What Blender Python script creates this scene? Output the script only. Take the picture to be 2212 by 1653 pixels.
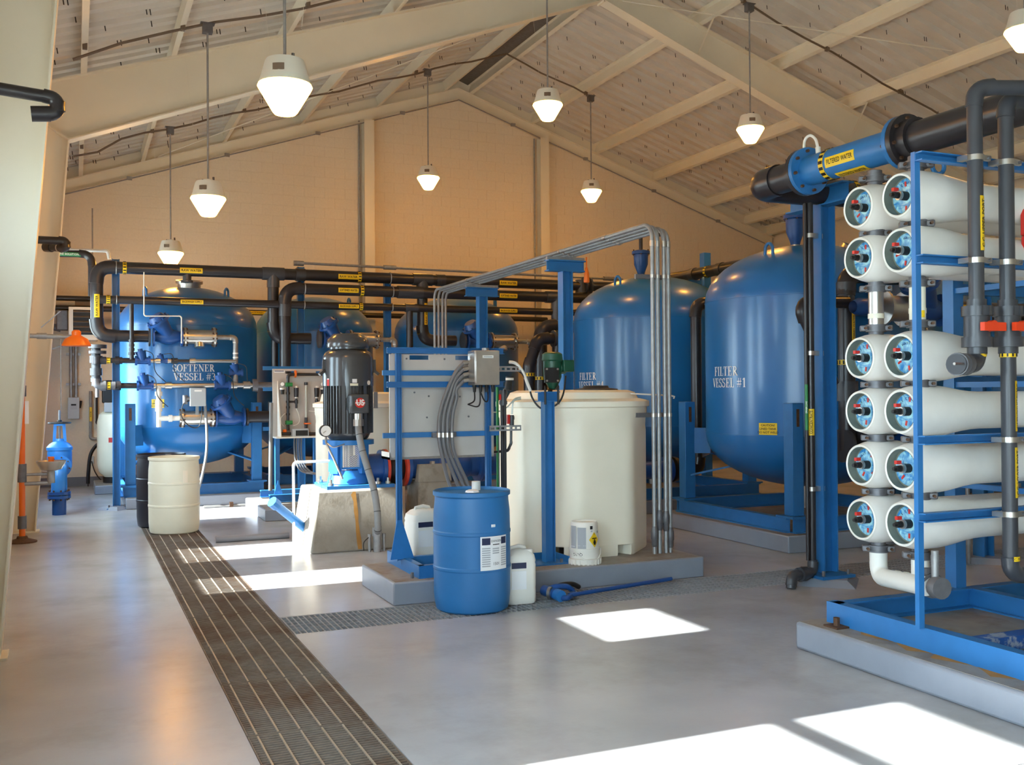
import bpy, math, random
from mathutils import Vector as V, Matrix
random.seed(7)
S = bpy.context.scene
for _o in list(bpy.data.objects):
    bpy.data.objects.remove(_o)
C = S.collection
PI = math.pi

# ---------------------------------------------------------------- camera
FPX, IW, IH = 2180.0, 2212, 1653
CAM = V((0, 0, 1.62))
_yaw, _pit, _rol = math.radians(23.46), math.atan(18.9 / FPX), 0.007
FWD = V((math.sin(_yaw) * math.cos(_pit), math.cos(_yaw) * math.cos(_pit), math.sin(_pit)))
_r0 = V((math.cos(_yaw), -math.sin(_yaw), 0))
_u0 = _r0.cross(FWD)
RGT = _r0 * math.cos(_rol) - _u0 * math.sin(_rol)
UPV = _u0 * math.cos(_rol) + _r0 * math.sin(_rol)
cd = bpy.data.cameras.new('camera')
cam = bpy.data.objects.new('camera', cd)
C.objects.link(cam)
cam.matrix_world = Matrix(((RGT.x, UPV.x, -FWD.x, CAM.x), (RGT.y, UPV.y, -FWD.y, CAM.y), (RGT.z, UPV.z, -FWD.z, CAM.z), (0, 0, 0, 1)))
cd.sensor_fit = 'HORIZONTAL'
cd.sensor_width = 36
cd.lens = 36 * FPX / IW
cd.clip_start = 0.05
S.camera = cam

# ---------------------------------------------------------------- world, sun, exposure
SUN_T = 0.65                       # fall of the sun per metre across the hall
w = bpy.data.worlds.new('sky')
S.world = w
w.use_nodes = True
w.node_tree.nodes['Background'].inputs[0].default_value = (0.70, 0.86, 1.0, 1)
w.node_tree.nodes['Background'].inputs[1].default_value = 16.0
sd = bpy.data.lights.new('sun', 'SUN')
sd.energy = 42
sd.angle = 0.012
sd.color = (1.0, 0.97, 0.92)
so = bpy.data.objects.new('sun', sd)
C.objects.link(so)
so.rotation_euler = V((1, 0, -SUN_T)).to_track_quat('-Z', 'Y').to_euler()
so.location = (-10, 6, 9)
LAMP_POWER = 68.0
LAMP_COLOR = (1.0, 0.425, 0.055)
S.view_settings.view_transform = 'Standard'
S.view_settings.look = 'None'
S.view_settings.gamma = 1
S.view_settings.use_curve_mapping = False
S.view_settings.exposure = 0.0
S.cycles.max_bounces = 8
S.cycles.diffuse_bounces = 5
S.cycles.glossy_bounces = 3
S.cycles.transmission_bounces = 4
S.cycles.sample_clamp_indirect = 8

# ---------------------------------------------------------------- helpers
def ray(px, py):
    return (FWD * FPX + RGT * (px - IW / 2) - UPV * (py - IH / 2)).normalized()

def at(px, py, X=None, Y=None, Z=None):
    d = ray(px, py)
    k = X / d.x if X is not None else Y / d.y if Y is not None else (Z - CAM.z) / d.z
    return CAM + d * k

def on_cyl(px, py, cx, cy, r):
    d = ray(px, py)
    a = d.x ** 2 + d.y ** 2
    b = -2 * (d.x * cx + d.y * cy)
    c = cx * cx + cy * cy - r * r
    disc = max(b * b - 4 * a * c, 0)
    p = CAM + d * ((-b - math.sqrt(disc)) / (2 * a))
    return p, math.atan2(p.y - cy, p.x - cx)

def perp(d):
    d = V(d).normalized()
    u = V((0, 0, 1)).cross(d)
    if u.length < 1e-4:
        u = V((1, 0, 0))
    u.normalize()
    return u, d.cross(u)

class MB:
    def __init__(s):
        s.v, s.f = [], []
    def add(s, vs, fs):
        n = len(s.v)
        s.v += [tuple(x) for x in vs]
        s.f += [tuple(i + n for i in f) for f in fs]
        return s
    def obox(s, c, ax, ay, az):
        c, ax, ay, az = V(c), V(ax), V(ay), V(az)
        vs = [c + ax * i + ay * j + az * k for k in (-1, 1) for j in (-1, 1) for i in (-1, 1)]
        return s.add(vs, [(0, 2, 3, 1), (4, 5, 7, 6), (0, 1, 5, 4), (2, 6, 7, 3), (0, 4, 6, 2), (1, 3, 7, 5)])
    def box(s, x0, x1, y0, y1, z0, z1):
        return s.obox(((x0 + x1) / 2, (y0 + y1) / 2, (z0 + z1) / 2), ((x1 - x0) / 2, 0, 0), (0, (y1 - y0) / 2, 0), (0, 0, (z1 - z0) / 2))
    def cbox(s, c, sx, sy, sz):
        return s.obox(c, (sx / 2, 0, 0), (0, sy / 2, 0), (0, 0, sz / 2))
    def bar(s, p0, p1, w, h, up=(0, 0, 1)):
        p0, p1 = V(p0), V(p1)
        d = (p1 - p0)
        sd_ = d.cross(V(up))
        if sd_.length < 1e-6:
            sd_ = d.cross(V((0, 1, 0)))
        sd_.normalize()
        u = sd_.cross(d).normalized()
        return s.obox((p0 + p1) / 2, d / 2, sd_ * w / 2, u * h / 2)
    def ibeam(s, p0, p1, h, b, up=(0, 0, 1), tf=0.012, tw=0.009):
        p0, p1, up = V(p0), V(p1), V(up)
        d = (p1 - p0).normalized()
        sd_ = d.cross(up).normalized()
        u = sd_.cross(d).normalized()
        o = u * (h / 2 - tf / 2)
        s.bar(p0 + o, p1 + o, b, tf, u)
        s.bar(p0 - o, p1 - o, b, tf, u)
        return s.bar(p0, p1, tw, h - 2 * tf, u)
    def chan(s, p0, p1, h, b, up, side, t=0.008):
        p0, p1, up, side = V(p0), V(p1), V(up).normalized(), V(side).normalized()
        s.bar(p0, p1, t, h, up)
        for k in (-1, 1):
            o = up * k * (h / 2 - t / 2) + side * b / 2
            s.bar(p0 + o, p1 + o, b, t, up)
        return s
    def ring(s, c, u, v, r, n):
        return [c + (u * math.cos(2 * PI * i / n) + v * math.sin(2 * PI * i / n)) * r for i in range(n)]
    def sweep(s, pts, rs, n=12, caps=True, closed=False):
        pts = [V(p) for p in pts]
        if not hasattr(rs, '__len__'):
            rs = [rs] * len(pts)
        m = len(pts)
        vs, fs = [], []
        u = None
        for i, p in enumerate(pts):
            a = pts[max(i - 1, 0)] if not closed else pts[i - 1]
            b = pts[min(i + 1, m - 1)] if not closed else pts[(i + 1) % m]
            t = (b - a)
            if t.length < 1e-9:
                t = V((0, 0, 1))
            t.normalize()
            if u is None:
                u, v_ = perp(t)
            else:
                u = (u - t * u.dot(t))
                u = u.normalized() if u.length > 1e-6 else perp(t)[0]
            vs += s.ring(p, u, t.cross(u), rs[i], n)
        for i in range(m if closed else m - 1):
            j = (i + 1) % m
            for k in range(n):
                k2 = (k + 1) % n
                fs.append((i * n + k, i * n + k2, j * n + k2, j * n + k))
        if caps and not closed:
            fs.append(tuple(range(n - 1, -1, -1)))
            fs.append(tuple((m - 1) * n + k for k in range(n)))
        return s.add(vs, fs)
    def cyl(s, p0, p1, r0, r1=None, n=16, caps=True):
        return s.sweep([p0, p1], [r0, r0 if r1 is None else r1], n, caps)
    def lathe(s, prof, o=(0, 0, 0), axis=(0, 0, 1), n=24):
        o, ax = V(o), V(axis).normalized()
        u, v_ = perp(ax)
        vs, fs, rows = [], [], []
        for r, t in prof:
            if r < 1e-6:
                rows.append([len(vs)])
                vs.append(o + ax * t)
            else:
                rows.append(list(range(len(vs), len(vs) + n)))
                vs += s.ring(o + ax * t, u, v_, r, n)
        for a, b in zip(rows, rows[1:]):
            for k in range(n):
                k2 = (k + 1) % n
                if len(a) == 1 and len(b) == 1:
                    continue
                if len(a) == 1:
                    fs.append((a[0], b[k2], b[k]))
                elif len(b) == 1:
                    fs.append((a[k], a[k2], b[0]))
                else:
                    fs.append((a[k], a[k2], b[k2], b[k]))
        return s.add(vs, fs)
    def prism(s, pts, vec):
        pts, vec = [V(p) for p in pts], V(vec)
        n = len(pts)
        return s.add(pts + [p + vec for p in pts], [tuple(range(n - 1, -1, -1)), tuple(range(n, 2 * n))] + [(i, (i + 1) % n, n + (i + 1) % n, n + i) for i in range(n)])
    def pipe(s, pts, r, R=None, n=14, sock=1.14, fit=True):
        """a pipe run with round elbows (thicker fittings at the corners)"""
        path, corners = arcs(pts, R if R else r * 1.7)
        s.sweep(path, r, n)
        if fit:
            for seg in corners:
                a, b = seg[0] - (seg[1] - seg[0]).normalized() * r * 0.9, seg[-1] + (seg[-1] - seg[-2]).normalized() * r * 0.9
                s.sweep([a] + seg + [b], r * sock, n)
        return s
    def coll(s, p, d, r, w, n=16):
        d = V(d).normalized()
        return s.cyl(V(p) - d * w / 2, V(p) + d * w / 2, r, n=n)
    def patch(s, o, axis, r, toward, a, t0, t1, n=8, th=0.0015):
        """a thin curved sheet lying on a cylinder"""
        o, ax = V(o), V(axis).normalized()
        u = V(toward) - ax * V(toward).dot(ax)
        u.normalize()
        w_ = ax.cross(u)
        vs = []
        for t in (t0, t1):
            for i in range(n + 1):
                q = -a + 2 * a * i / n
                vs.append(o + ax * t + (u * math.cos(q) + w_ * math.sin(q)) * (r + th))
        return s.add(vs, [(i, i + 1, n + 2 + i, n + 1 + i) for i in range(n)])

def arcs(pts, R, k=7):
    pts = [V(p) for p in pts]
    path, corners = [pts[0]], []
    for a, b, c in zip(pts, pts[1:], pts[2:]):
        t1, t2 = (a - b), (c - b)
        l = min(t1.length, t2.length)
        t1.normalize(); t2.normalize()
        th = t1.angle(t2)
        if th > PI - 0.02:
            path.append(b)
            continue
        T = min(R / math.tan(th / 2), l * 0.49)
        Rr = T * math.tan(th / 2)
        ce = b + (t1 + t2).normalized() * Rr / math.sin(th / 2)
        e0, e1 = (b + t1 * T - ce), (b + t2 * T - ce)
        om = e0.angle(e1)
        seg = [ce + (e0 * math.sin((1 - q / k) * om) + e1 * math.sin(q / k * om)) / math.sin(om) for q in range(k + 1)]
        path += seg
        corners.append(seg)
    path.append(pts[-1])
    return path, corners

def spline(pts, k=8):
    pts = [V(p) for p in pts]
    P = [pts[0]] + pts + [pts[-1]]
    out = []
    for i in range(1, len(P) - 2):
        a, b, c, d = P[i - 1:i + 3]
        for q in range(k):
            t = q / k
            out.append(0.5 * (2 * b + (c - a) * t + (2 * a - 5 * b + 4 * c - d) * t * t + (3 * b - a - 3 * c + d) * t ** 3))
    out.append(pts[-1])
    return out

def base_of(o):
    while o.parent:
        o = o.parent
    return o.location

def link_mesh(name, me, m, parent=None, loc=None):
    o = bpy.data.objects.new(name, me)
    C.objects.link(o)
    if m is not None:
        me.materials.clear()
        for x in (m if isinstance(m, (list, tuple)) else [m]):
            me.materials.append(x)
    if parent:
        o.parent = parent
    elif loc is not None:
        o.location = loc
    return o

def build(name, mb, m, parent=None, loc=None, bev=0, smooth=True, sharp=35):
    base = V(base_of(parent)) if parent else V(loc) if loc is not None else V((0, 0, 0))
    me = bpy.data.meshes.new(name)
    me.from_pydata([tuple(V(v) - base) for v in mb.v], [], mb.f)
    if smooth:
        me.polygons.foreach_set('use_smooth', [True] * len(me.polygons))
        me.set_sharp_from_angle(angle=math.radians(sharp))
    o = link_mesh(name, me, m, parent, base)
    if bev:
        b = o.modifiers.new('edge', 'BEVEL')
        b.width = bev
        b.segments = 2
        b.limit_method = 'ANGLE'
        b.harden_normals = False
    return o

def build_split(name, mb, m, parent, **kw):
    """one part per separate piece of the mesh"""
    n = len(mb.v)
    par = list(range(n))
    def find(i):
        while par[i] != i:
            par[i] = par[par[i]]
            i = par[i]
        return i
    for f_ in mb.f:
        a = find(f_[0])
        for i in f_[1:]:
            par[find(i)] = a
    isl = {}
    for i in range(n):
        isl.setdefault(find(i), []).append(i)
    boxes = []
    for k, ids in isl.items():
        lo = [min(mb.v[i][c] for i in ids) - .001 for c in range(3)]
        hi = [max(mb.v[i][c] for i in ids) + .001 for c in range(3)]
        boxes.append([lo, hi, {k}])
    go = True
    while go:
        go = False
        for a in range(len(boxes)):
            for b in range(a + 1, len(boxes)):
                if all(boxes[a][0][c] <= boxes[b][1][c] and boxes[b][0][c] <= boxes[a][1][c] for c in range(3)):
                    A, B = boxes[a], boxes.pop(b)
                    A[0] = [min(x, y) for x, y in zip(A[0], B[0])]
                    A[1] = [max(x, y) for x, y in zip(A[1], B[1])]
                    A[2] |= B[2]
                    go = True
                    break
            if go:
                break
    out = []
    for lo, hi, ks in boxes:
        ids = sorted(i for k in ks for i in isl[k])
        mp = {i: j for j, i in enumerate(ids)}
        q = MB()
        q.v = [mb.v[i] for i in ids]
        q.f = [tuple(mp[i] for i in f_) for f_ in mb.f if f_[0] in mp]
        out.append(build(name, q, m, parent, **kw))
    return out[0]

def tag(o, label=None, cat=None, group=None, kind=None):
    if label: o['label'] = label
    if cat: o['category'] = cat
    if group: o['group'] = group
    if kind: o['kind'] = kind
    return o

def thing(name, label, cat, loc, group=None):
    o = bpy.data.objects.new(name, None)
    o.empty_display_size = 0.1
    C.objects.link(o)
    o.location = loc
    return tag(o, label, cat, group)

def copy_tree(o, parent=None):
    c = o.copy()
    C.objects.link(c)
    if parent is not None:
        c.parent = parent
    for ch in [x for x in bpy.data.objects if x.parent is o]:
        copy_tree(ch, c)
    return c

def struct(name, mb, m, parent=None, **k):
    o = build(name, mb, m, parent, **k)
    if parent is None:
        o['kind'] = 'structure'
    return o

# flat lettering -------------------------------------------------
_txt = {}
def text_mesh(s, size, align='CENTER', bold=0.0, sx=1.0):
    cu = bpy.data.curves.new('t', 'FONT')
    cu.body = s
    cu.size = size
    cu.align_x = align
    cu.align_y = 'CENTER'
    cu.offset = bold * size
    cu.resolution_u = 2
    tmp = bpy.data.objects.new('t', cu)
    me = bpy.data.meshes.new_from_object(tmp)
    vs = [(v.co.x * sx, v.co.y) for v in me.vertices]
    fs = [tuple(p.vertices) for p in me.polygons]
    bpy.data.objects.remove(tmp)
    bpy.data.curves.remove(cu)
    bpy.data.meshes.remove(me)
    return vs, fs

def text_flat(parent, s, size, o, U, W_, m, name='lettering', bold=0.0, sx=1.0, eps=0.002, align='CENTER'):
    o, U, W_ = V(o), V(U).normalized(), V(W_).normalized()
    N = U.cross(W_)
    vs, fs = text_mesh(s, size, align, bold, sx)
    return build(name, MB().add([o + U * a + W_ * b + N * eps for a, b in vs], fs), m, parent, smooth=False)

def text_round(parent, s, size, o, axis, r, toward, m, name='lettering', along=True, bold=0.0, sx=1.0, eps=0.0025, t=0):
    """lettering on a cylinder, reading along its axis or round it"""
    o, ax = V(o), V(axis).normalized()
    u = V(toward) - ax * V(toward).dot(ax)
    u.normalize()
    w_ = ax.cross(u)
    vs, fs = text_mesh(s, size, 'CENTER', bold, sx)
    out = []
    for a, b in vs:
        if along:
            q, tt = -b / r, a
        else:
            q, tt = a / r, b
            q = q
        out.append(o + ax * (tt + t) + (u * math.cos(q) + w_ * math.sin(q)) * (r + eps))
    return build(name, MB().add(out, fs), m, parent, smooth=False)

# ---------------------------------------------------------------- materials
def lin(c):
    return tuple(((x / 255) / 12.92 if x / 255 <= 0.04045 else ((x / 255 + 0.055) / 1.055) ** 2.4) for x in c)

def mat(name, col, rough=0.5, metal=0.0, noise=0.0, nscale=6.0, bump=0.0, bscale=60.0, spec=0.5, coat=0.0, dirt=None, dscale=3.0, dlo=0.5, dhi=0.7, emit=None, rvar=0.0, alpha=None):
    m = bpy.data.materials.new(name)
    m.use_nodes = True
    nt = m.node_tree
    b = nt.nodes['Principled BSDF']
    c = lin(col)
    b.inputs['Base Color'].default_value = (*c, 1)
    b.inputs['Roughness'].default_value = rough
    b.inputs['Metallic'].default_value = metal
    b.inputs['Specular IOR Level'].default_value = spec
    if coat:
        b.inputs['Coat Weight'].default_value = coat
        b.inputs['Coat Roughness'].default_value = 0.12
    if emit:
        b.inputs['Emission Color'].default_value = (*emit[0], 1)
        b.inputs['Emission Strength'].default_value = emit[1]
    tc = None
    def coords():
        nonlocal tc
        if tc is None:
            tc = nt.nodes.new('ShaderNodeNewGeometry')
        return tc.outputs['Position']
    src = None
    if noise:
        n = nt.nodes.new('ShaderNodeTexNoise')
        n.inputs['Scale'].default_value = nscale
        n.inputs['Detail'].default_value = 5
        nt.links.new(coords(), n.inputs['Vector'])
        r = nt.nodes.new('ShaderNodeValToRGB')
        lo = tuple(x * (1 - noise) for x in c)
        hi = tuple(min(1, x * (1 + noise)) for x in c)
        r.color_ramp.elements[0].color = (*lo, 1)
        r.color_ramp.elements[1].color = (*hi, 1)
        r.color_ramp.elements[0].position = 0.3
        r.color_ramp.elements[1].position = 0.7
        nt.links.new(n.outputs['Fac'], r.inputs[0])
        src = r.outputs[0]
        nt.links.new(src, b.inputs['Base Color'])
        if rvar:
            mr = nt.nodes.new('ShaderNodeMapRange')
            mr.inputs['To Min'].default_value = rough - rvar
            mr.inputs['To Max'].default_value = rough + rvar
            nt.links.new(n.outputs['Fac'], mr.inputs['Value'])
            nt.links.new(mr.outputs[0], b.inputs['Roughness'])
    if dirt:
        n = nt.nodes.new('ShaderNodeTexNoise')
        n.inputs['Scale'].default_value = dscale
        n.inputs['Detail'].default_value = 8
        n.inputs['Roughness'].default_value = 0.65
        nt.links.new(coords(), n.inputs['Vector'])
        mr = nt.nodes.new('ShaderNodeMapRange')
        mr.inputs['From Min'].default_value = dlo
        mr.inputs['From Max'].default_value = dhi
        nt.links.new(n.outputs['Fac'], mr.inputs['Value'])
        mx = nt.nodes.new('ShaderNodeMix')
        mx.data_type = 'RGBA'
        nt.links.new(mr.outputs[0], mx.inputs['Factor'])
        if src:
            nt.links.new(src, mx.inputs['A'])
        else:
            mx.inputs['A'].default_value = (*c, 1)
        mx.inputs['B'].default_value = (*lin(dirt), 1)
        nt.links.new(mx.outputs['Result'], b.inputs['Base Color'])
    if bump:
        n = nt.nodes.new('ShaderNodeTexNoise')
        n.inputs['Scale'].default_value = bscale
        n.inputs['Detail'].default_value = 3
        nt.links.new(coords(), n.inputs['Vector'])
        bp = nt.nodes.new('ShaderNodeBump')
        bp.inputs['Strength'].default_value = bump
        bp.inputs['Distance'].default_value = 0.01
        nt.links.new(n.outputs['Fac'], bp.inputs['Height'])
        nt.links.new(bp.outputs[0], b.inputs['Normal'])
    return m

M = dict(
    floor=mat('grey_epoxy_floor', (174, 174, 177), 0.24, noise=0.08, nscale=1.3, bump=0.05, bscale=25, dirt=(132, 127, 120), dscale=0.9, dlo=0.5, dhi=0.95, rvar=0.07),
    padtop=mat('pad_concrete', (140, 135, 128), 0.6, noise=0.16, nscale=5, bump=0.15, dirt=(112, 92, 70), dscale=4, dlo=0.5, dhi=0.75),
    pad=mat('pad_grey_paint', (138, 144, 156), 0.38, noise=0.06, nscale=4, bump=0.06),
    trench=mat('trench_concrete', (58, 54, 52), 0.8, noise=0.2),
    wall=mat('painted_block', (226, 214, 194), 0.75, noise=0.03, nscale=30, bump=0.12, bscale=90),
    frame=mat('cream_steel_paint', (228, 222, 204), 0.42, noise=0.03, nscale=2),
    deck=mat('white_roof_deck', (214, 208, 198), 0.5, noise=0.05, nscale=3),
    cove=mat('grey_cove', (120, 120, 126), 0.4),
    ground=mat('outside_concrete', (186, 186, 180), 0.9, noise=0.08, nscale=2),
    winframe=mat('bronze_window_frame', (80, 74, 66), 0.4, 0.3),
    blue=mat('blue_enamel', (30, 106, 168), 0.30, noise=0.05, nscale=3, coat=0.25),
    bluesteel=mat('blue_frame_paint', (42, 112, 174), 0.38, noise=0.07, nscale=8),
    bluedark=mat('blue_valve_paint', (26, 74, 140), 0.36, noise=0.08, nscale=14),
    bluelight=mat('light_blue_valve_paint', (42, 118, 190), 0.33, noise=0.05, nscale=14),
    bluechip=mat('chipped_blue_paint', (32, 84, 158), 0.5, noise=0.1, nscale=9, dirt=(150, 160, 178), dscale=9, dlo=0.5, dhi=0.56),
    pvc=mat('dark_pvc', (44, 42, 46), 0.3, noise=0.08, nscale=3),
    pvcgrey=mat('grey_pvc_fitting', (60, 62, 68), 0.34, noise=0.06, nscale=6),
    galv=mat('galvanised_conduit', (156, 157, 158), 0.5, 0.55, noise=0.12, nscale=20),
    steel=mat('stainless_steel', (190, 186, 180), 0.28, 0.9, noise=0.08, nscale=10),
    iron=mat('dull_grey_iron', (112, 112, 116), 0.5, 0.5, noise=0.12, nscale=20),
    grate=mat('worn_steel_grate', (122, 114, 106), 0.55, 0.2, noise=0.15, nscale=20, dirt=(96, 68, 48), dscale=1.6, dlo=0.42, dhi=0.66),
    graterod=mat('polished_grate_rod', (176, 164, 146), 0.4, 0.35, noise=0.1, nscale=10),
    gratefrp=mat('grey_moulded_grate', (140, 142, 146), 0.5, noise=0.12, nscale=10),
    white=mat('white_plastic', (232, 230, 222), 0.42, noise=0.02, nscale=5),
    tank=mat('natural_poly_tank', (246, 238, 218), 0.45, noise=0.03, nscale=2, spec=0.4),
    shell=mat('white_fibreglass', (234, 232, 226), 0.40, noise=0.04, nscale=6, bump=0.04, bscale=50),
    cream=mat('cream_drum_plastic', (234, 231, 210), 0.4, noise=0.05, nscale=3),
    drum=mat('blue_drum_plastic', (42, 112, 172), 0.42, noise=0.05, nscale=4, bump=0.05, bscale=30),
    drumblack=mat('black_drum_plastic', (34, 38, 50), 0.35, noise=0.06, nscale=4),
    black=mat('black_rubber', (24, 24, 26), 0.5),
    motor=mat('charcoal_motor_enamel', (66, 70, 74), 0.25, noise=0.06, nscale=6, coat=0.4),
    concrete=mat('rough_concrete', (148, 142, 132), 0.85, noise=0.12, nscale=6, bump=0.16, bscale=40, dirt=(112, 104, 92), dscale=5, dlo=0.52, dhi=0.75),
    rust=mat('rust_stain', (168, 122, 62), 0.9, noise=0.15, nscale=12),
    rustblack=mat('rusty_bolt', (92, 66, 48), 0.7, 0.3, noise=0.2, nscale=40),
    board=mat('grey_plastic_board', (190, 184, 178), 0.5, noise=0.05, nscale=5),
    yellow=mat('yellow_sticker', (238, 198, 34), 0.4),
    greenlab=mat('green_sticker', (40, 130, 70), 0.4),
    ink=mat('black_ink', (18, 16, 16), 0.5),
    whiteink=mat('white_ink', (240, 240, 236), 0.5),
    greyink=mat('grey_small_print', (168, 172, 178), 0.6),
    navyink=mat('navy_print', (28, 40, 76), 0.5),
    paper=mat('white_label_paper', (236, 238, 240), 0.5),
    red=mat('red_plastic', (206, 44, 34), 0.4),
    redpaint=mat('red_oxide_paint', (190, 62, 44), 0.45, noise=0.1, nscale=20),
    orange=mat('orange_plastic', (236, 112, 22), 0.4),
    handle=mat('red_orange_valve_handle', (226, 66, 26), 0.38),
    green=mat('dark_green_motor', (20, 74, 54), 0.4, noise=0.08, nscale=20),
    boxgrey=mat('grey_enclosure', (176, 182, 186), 0.4),
    bore=mat('grey_green_bore', (112, 116, 104), 0.4, noise=0.12, nscale=20),
    flex=mat('grey_flexible_conduit', (128, 130, 132), 0.5, noise=0.05, nscale=20),
    cablegrey=mat('grey_cable', (112, 112, 116), 0.45),
    globe=mat('lit_prismatic_globe', (255, 240, 215), 0.4, emit=(LAMP_COLOR, LAMP_POWER)),
    lampwhite=mat('white_lamp_housing', (232, 228, 216), 0.4),
    gauge=mat('white_gauge_dial', (236, 238, 236), 0.3),
    bulbglass=mat('clear_pvc_tube', (190, 196, 186), 0.15, spec=0.6),
    plate=mat('dark_steel_floor_plate', (70, 74, 84), 0.5, 0.4, noise=0.15, nscale=8, dirt=(96, 78, 62), dscale=5),
    fastener=mat('dark_fastener', (46, 42, 40), 0.5, 0.4),
    brown=mat('brown_duct', (110, 94, 78), 0.5),
)
# thin window glass: lets the daylight through, mirrors a little
def glass_mat():
    m = bpy.data.materials.new('window_glass')
    m.use_nodes = True
    nt = m.node_tree
    nt.nodes.remove(nt.nodes['Principled BSDF'])
    t = nt.nodes.new('ShaderNodeBsdfTransparent')
    t.inputs[0].default_value = (0.93, 0.97, 0.97, 1)
    g = nt.nodes.new('ShaderNodeBsdfGlossy')
    g.inputs['Roughness'].default_value = 0.02
    mx = nt.nodes.new('ShaderNodeMixShader')
    mx.inputs[0].default_value = 0.05
    nt.links.new(t.outputs[0], mx.inputs[1])
    nt.links.new(g.outputs[0], mx.inputs[2])
    nt.links.new(mx.outputs[0], nt.nodes['Material Output'].inputs[0])
    return m
M['glass'] = glass_mat()
# blue label disc on the membrane vessel end caps
def disc_mat():
    m = mat('blue_water_print', (60, 150, 205), 0.35)
    nt = m.node_tree
    b = nt.nodes['Principled BSDF']
    tc = nt.nodes.new('ShaderNodeTexCoord')
    n = nt.nodes.new('ShaderNodeTexNoise')
    n.inputs['Scale'].default_value = 14
    n.inputs['Distortion'].default_value = 2.2
    nt.links.new(tc.outputs['Object'], n.inputs['Vector'])
    r = nt.nodes.new('ShaderNodeValToRGB')
    r.color_ramp.elements[0].color = (*lin((40, 130, 196)), 1)
    r.color_ramp.elements[1].color = (*lin((176, 226, 230)), 1)
    r.color_ramp.elements[0].position = 0.36
    r.color_ramp.elements[1].position = 0.68
    nt.links.new(n.outputs['Fac'], r.inputs[0])
    nt.links.new(r.outputs[0], b.inputs['Base Color'])
    return m
M['disc'] = disc_mat()
# ================================================================ SHELL
XL, XR, YB, YF, XM = -0.72, 15.16, 19.4, -5.6, 7.22
def zr(x):
    return 7.84 - abs(x - XM) / 3.0
GX0, GX1 = 0.74, 1.35            # long grate trench
CY0, CY1 = 6.80, 7.36            # cross grate trench
EY0, EY1 = 2.50, 3.13            # near cross trench
f = MB()
def slab(x0, x1, y0, y1):
    f.box(x0, x1, y0, y1, -0.3, 0)
slab(XL, GX0, YF, YB)
slab(GX0, GX1, YF, 2.0)
slab(GX0, GX1, 13.15, YB)
slab(GX1, XR, YF, EY0)
slab(GX1, XR, EY1, CY0)
slab(GX1, XR, CY1, YB)
slab(4.0, XR, EY0, EY1)
slab(12.4, XR, CY0, CY1)
floor = struct('floor', f, M['floor'])
build('trench_bed', MB().box(GX0, XR, 2.0, 13.2, -0.32, -0.16), M['trench'], floor)

# back wall of painted blocks
wb = struct('wall_back', MB().prism([(XL, YB + .012, 0), (XR, YB + .012, 0), (XR, YB + .012, zr(XR) + .2), (XM, YB + .012, zr(XM) + .2), (XL, YB + .012, zr(XL) + .2)], (0, 0.2, 0)), M['wall'])
J = 0.003
blk = MB().box(-0.2 + J / 2, 0.2 - J / 2, 0.006, 0.012, J / 2, 0.2 - J / 2)
cand = []
for r_ in range(40):
    z0 = r_ * 0.2
    off = 0.2 if r_ % 2 else 0.0
    for c_ in range(41):
        x = XL + off + c_ * 0.4
        if x - .2 < XL - 0.01 or x + .2 > XR or z0 + 0.2 > min(zr(x - .2), zr(x + .2)) + 0.1:
            continue
        score = (0 if x < 5.2 else 3) + (0 if z0 > 3.4 else 1 if x < 0.9 else 4) + random.random() * .1
        cand.append((score, x, z0))
cand.sort()
bm_ = bpy.data.meshes.new('block')
bm_.from_pydata(blk.v, [], blk.f)
bm_.materials.append(M['wall'])
for sc, x, z0 in cand[:300]:
    o = bpy.data.objects.new('block', bm_)
    C.objects.link(o)
    o.parent = wb
    o.location = (x, YB, z0)
rest = MB()
for sc, x, z0 in cand[300:]:
    rest.box(x - .2 + J / 2, x + .2 - J / 2, YB + .006, YB + .012, z0 + J / 2, z0 + .2 - J / 2)
tag(build('blockwork', rest, M['wall'], wb, smooth=False), kind='stuff')

# left wall with windows
WINS = [(-4.6, -0.2, 0.4, 3.07, 2.55), (1.05, 4.03, 1.10, 3.09, 2.56), (5.71, 6.52, 2.53, 3.10, None), (8.44, 9.20, 1.09, 3.07, None), (10.1, 11.06, 1.09, 3.07, None), (13.45, 15.1, 1.09, 3.07, None), (15.6, 16.7, 1.09, 3.07, None)]
TW = 0.1
zt = zr(XL) + 0.2
wl = MB()
yprev = YF
for (y0, y1, z0, z1, zm) in WINS:
    wl.box(XL - TW, XL, yprev, y0, 0, zt)
    wl.box(XL - TW, XL, y0, y1, 0, z0)
    wl.box(XL - TW, XL, y0, y1, z1, zt)
    yprev = y1
wl.box(XL - TW, XL, yprev, YB + .21, 0, zt)
struct('wall_left', wl, M['wall'])
for i, (y0, y1, z0, z1, zm) in enumerate(WINS):
    fr = MB()
    t = 0.03
    for a, b, c_, d in ((y0, y0 + t, z0, z1), (y1 - t, y1, z0, z1), (y0, y1, z0, z0 + t), (y0, y1, z1 - t, z1)):
        fr.box(XL - TW, XL - TW + 0.05, a, b, c_, d)
    if zm:
        fr.box(XL - TW, XL - 0.03, y0, y1, zm - 0.03, zm + 0.04)
    wo = struct('window_%d' % (i + 1), fr, M['winframe'])
    build('pane', MB().box(XL - TW + 0.02, XL - TW + 0.026, y0 + t, y1 - t, z0 + t, z1 - t), M['glass'], wo)
struct('wall_right', MB().box(XR, XR + 0.2, YF, YB + .21, 0, zr(XR) + 0.2), M['wall'])
struct('wall_front', MB().prism([(XL, YF, 0), (XR, YF, 0), (XR, YF, zr(XR) + .2), (XM, YF, zr(XM) + .2), (XL, YF, zr(XL) + .2)], (0, -0.2, 0)), M['wall'])
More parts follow.
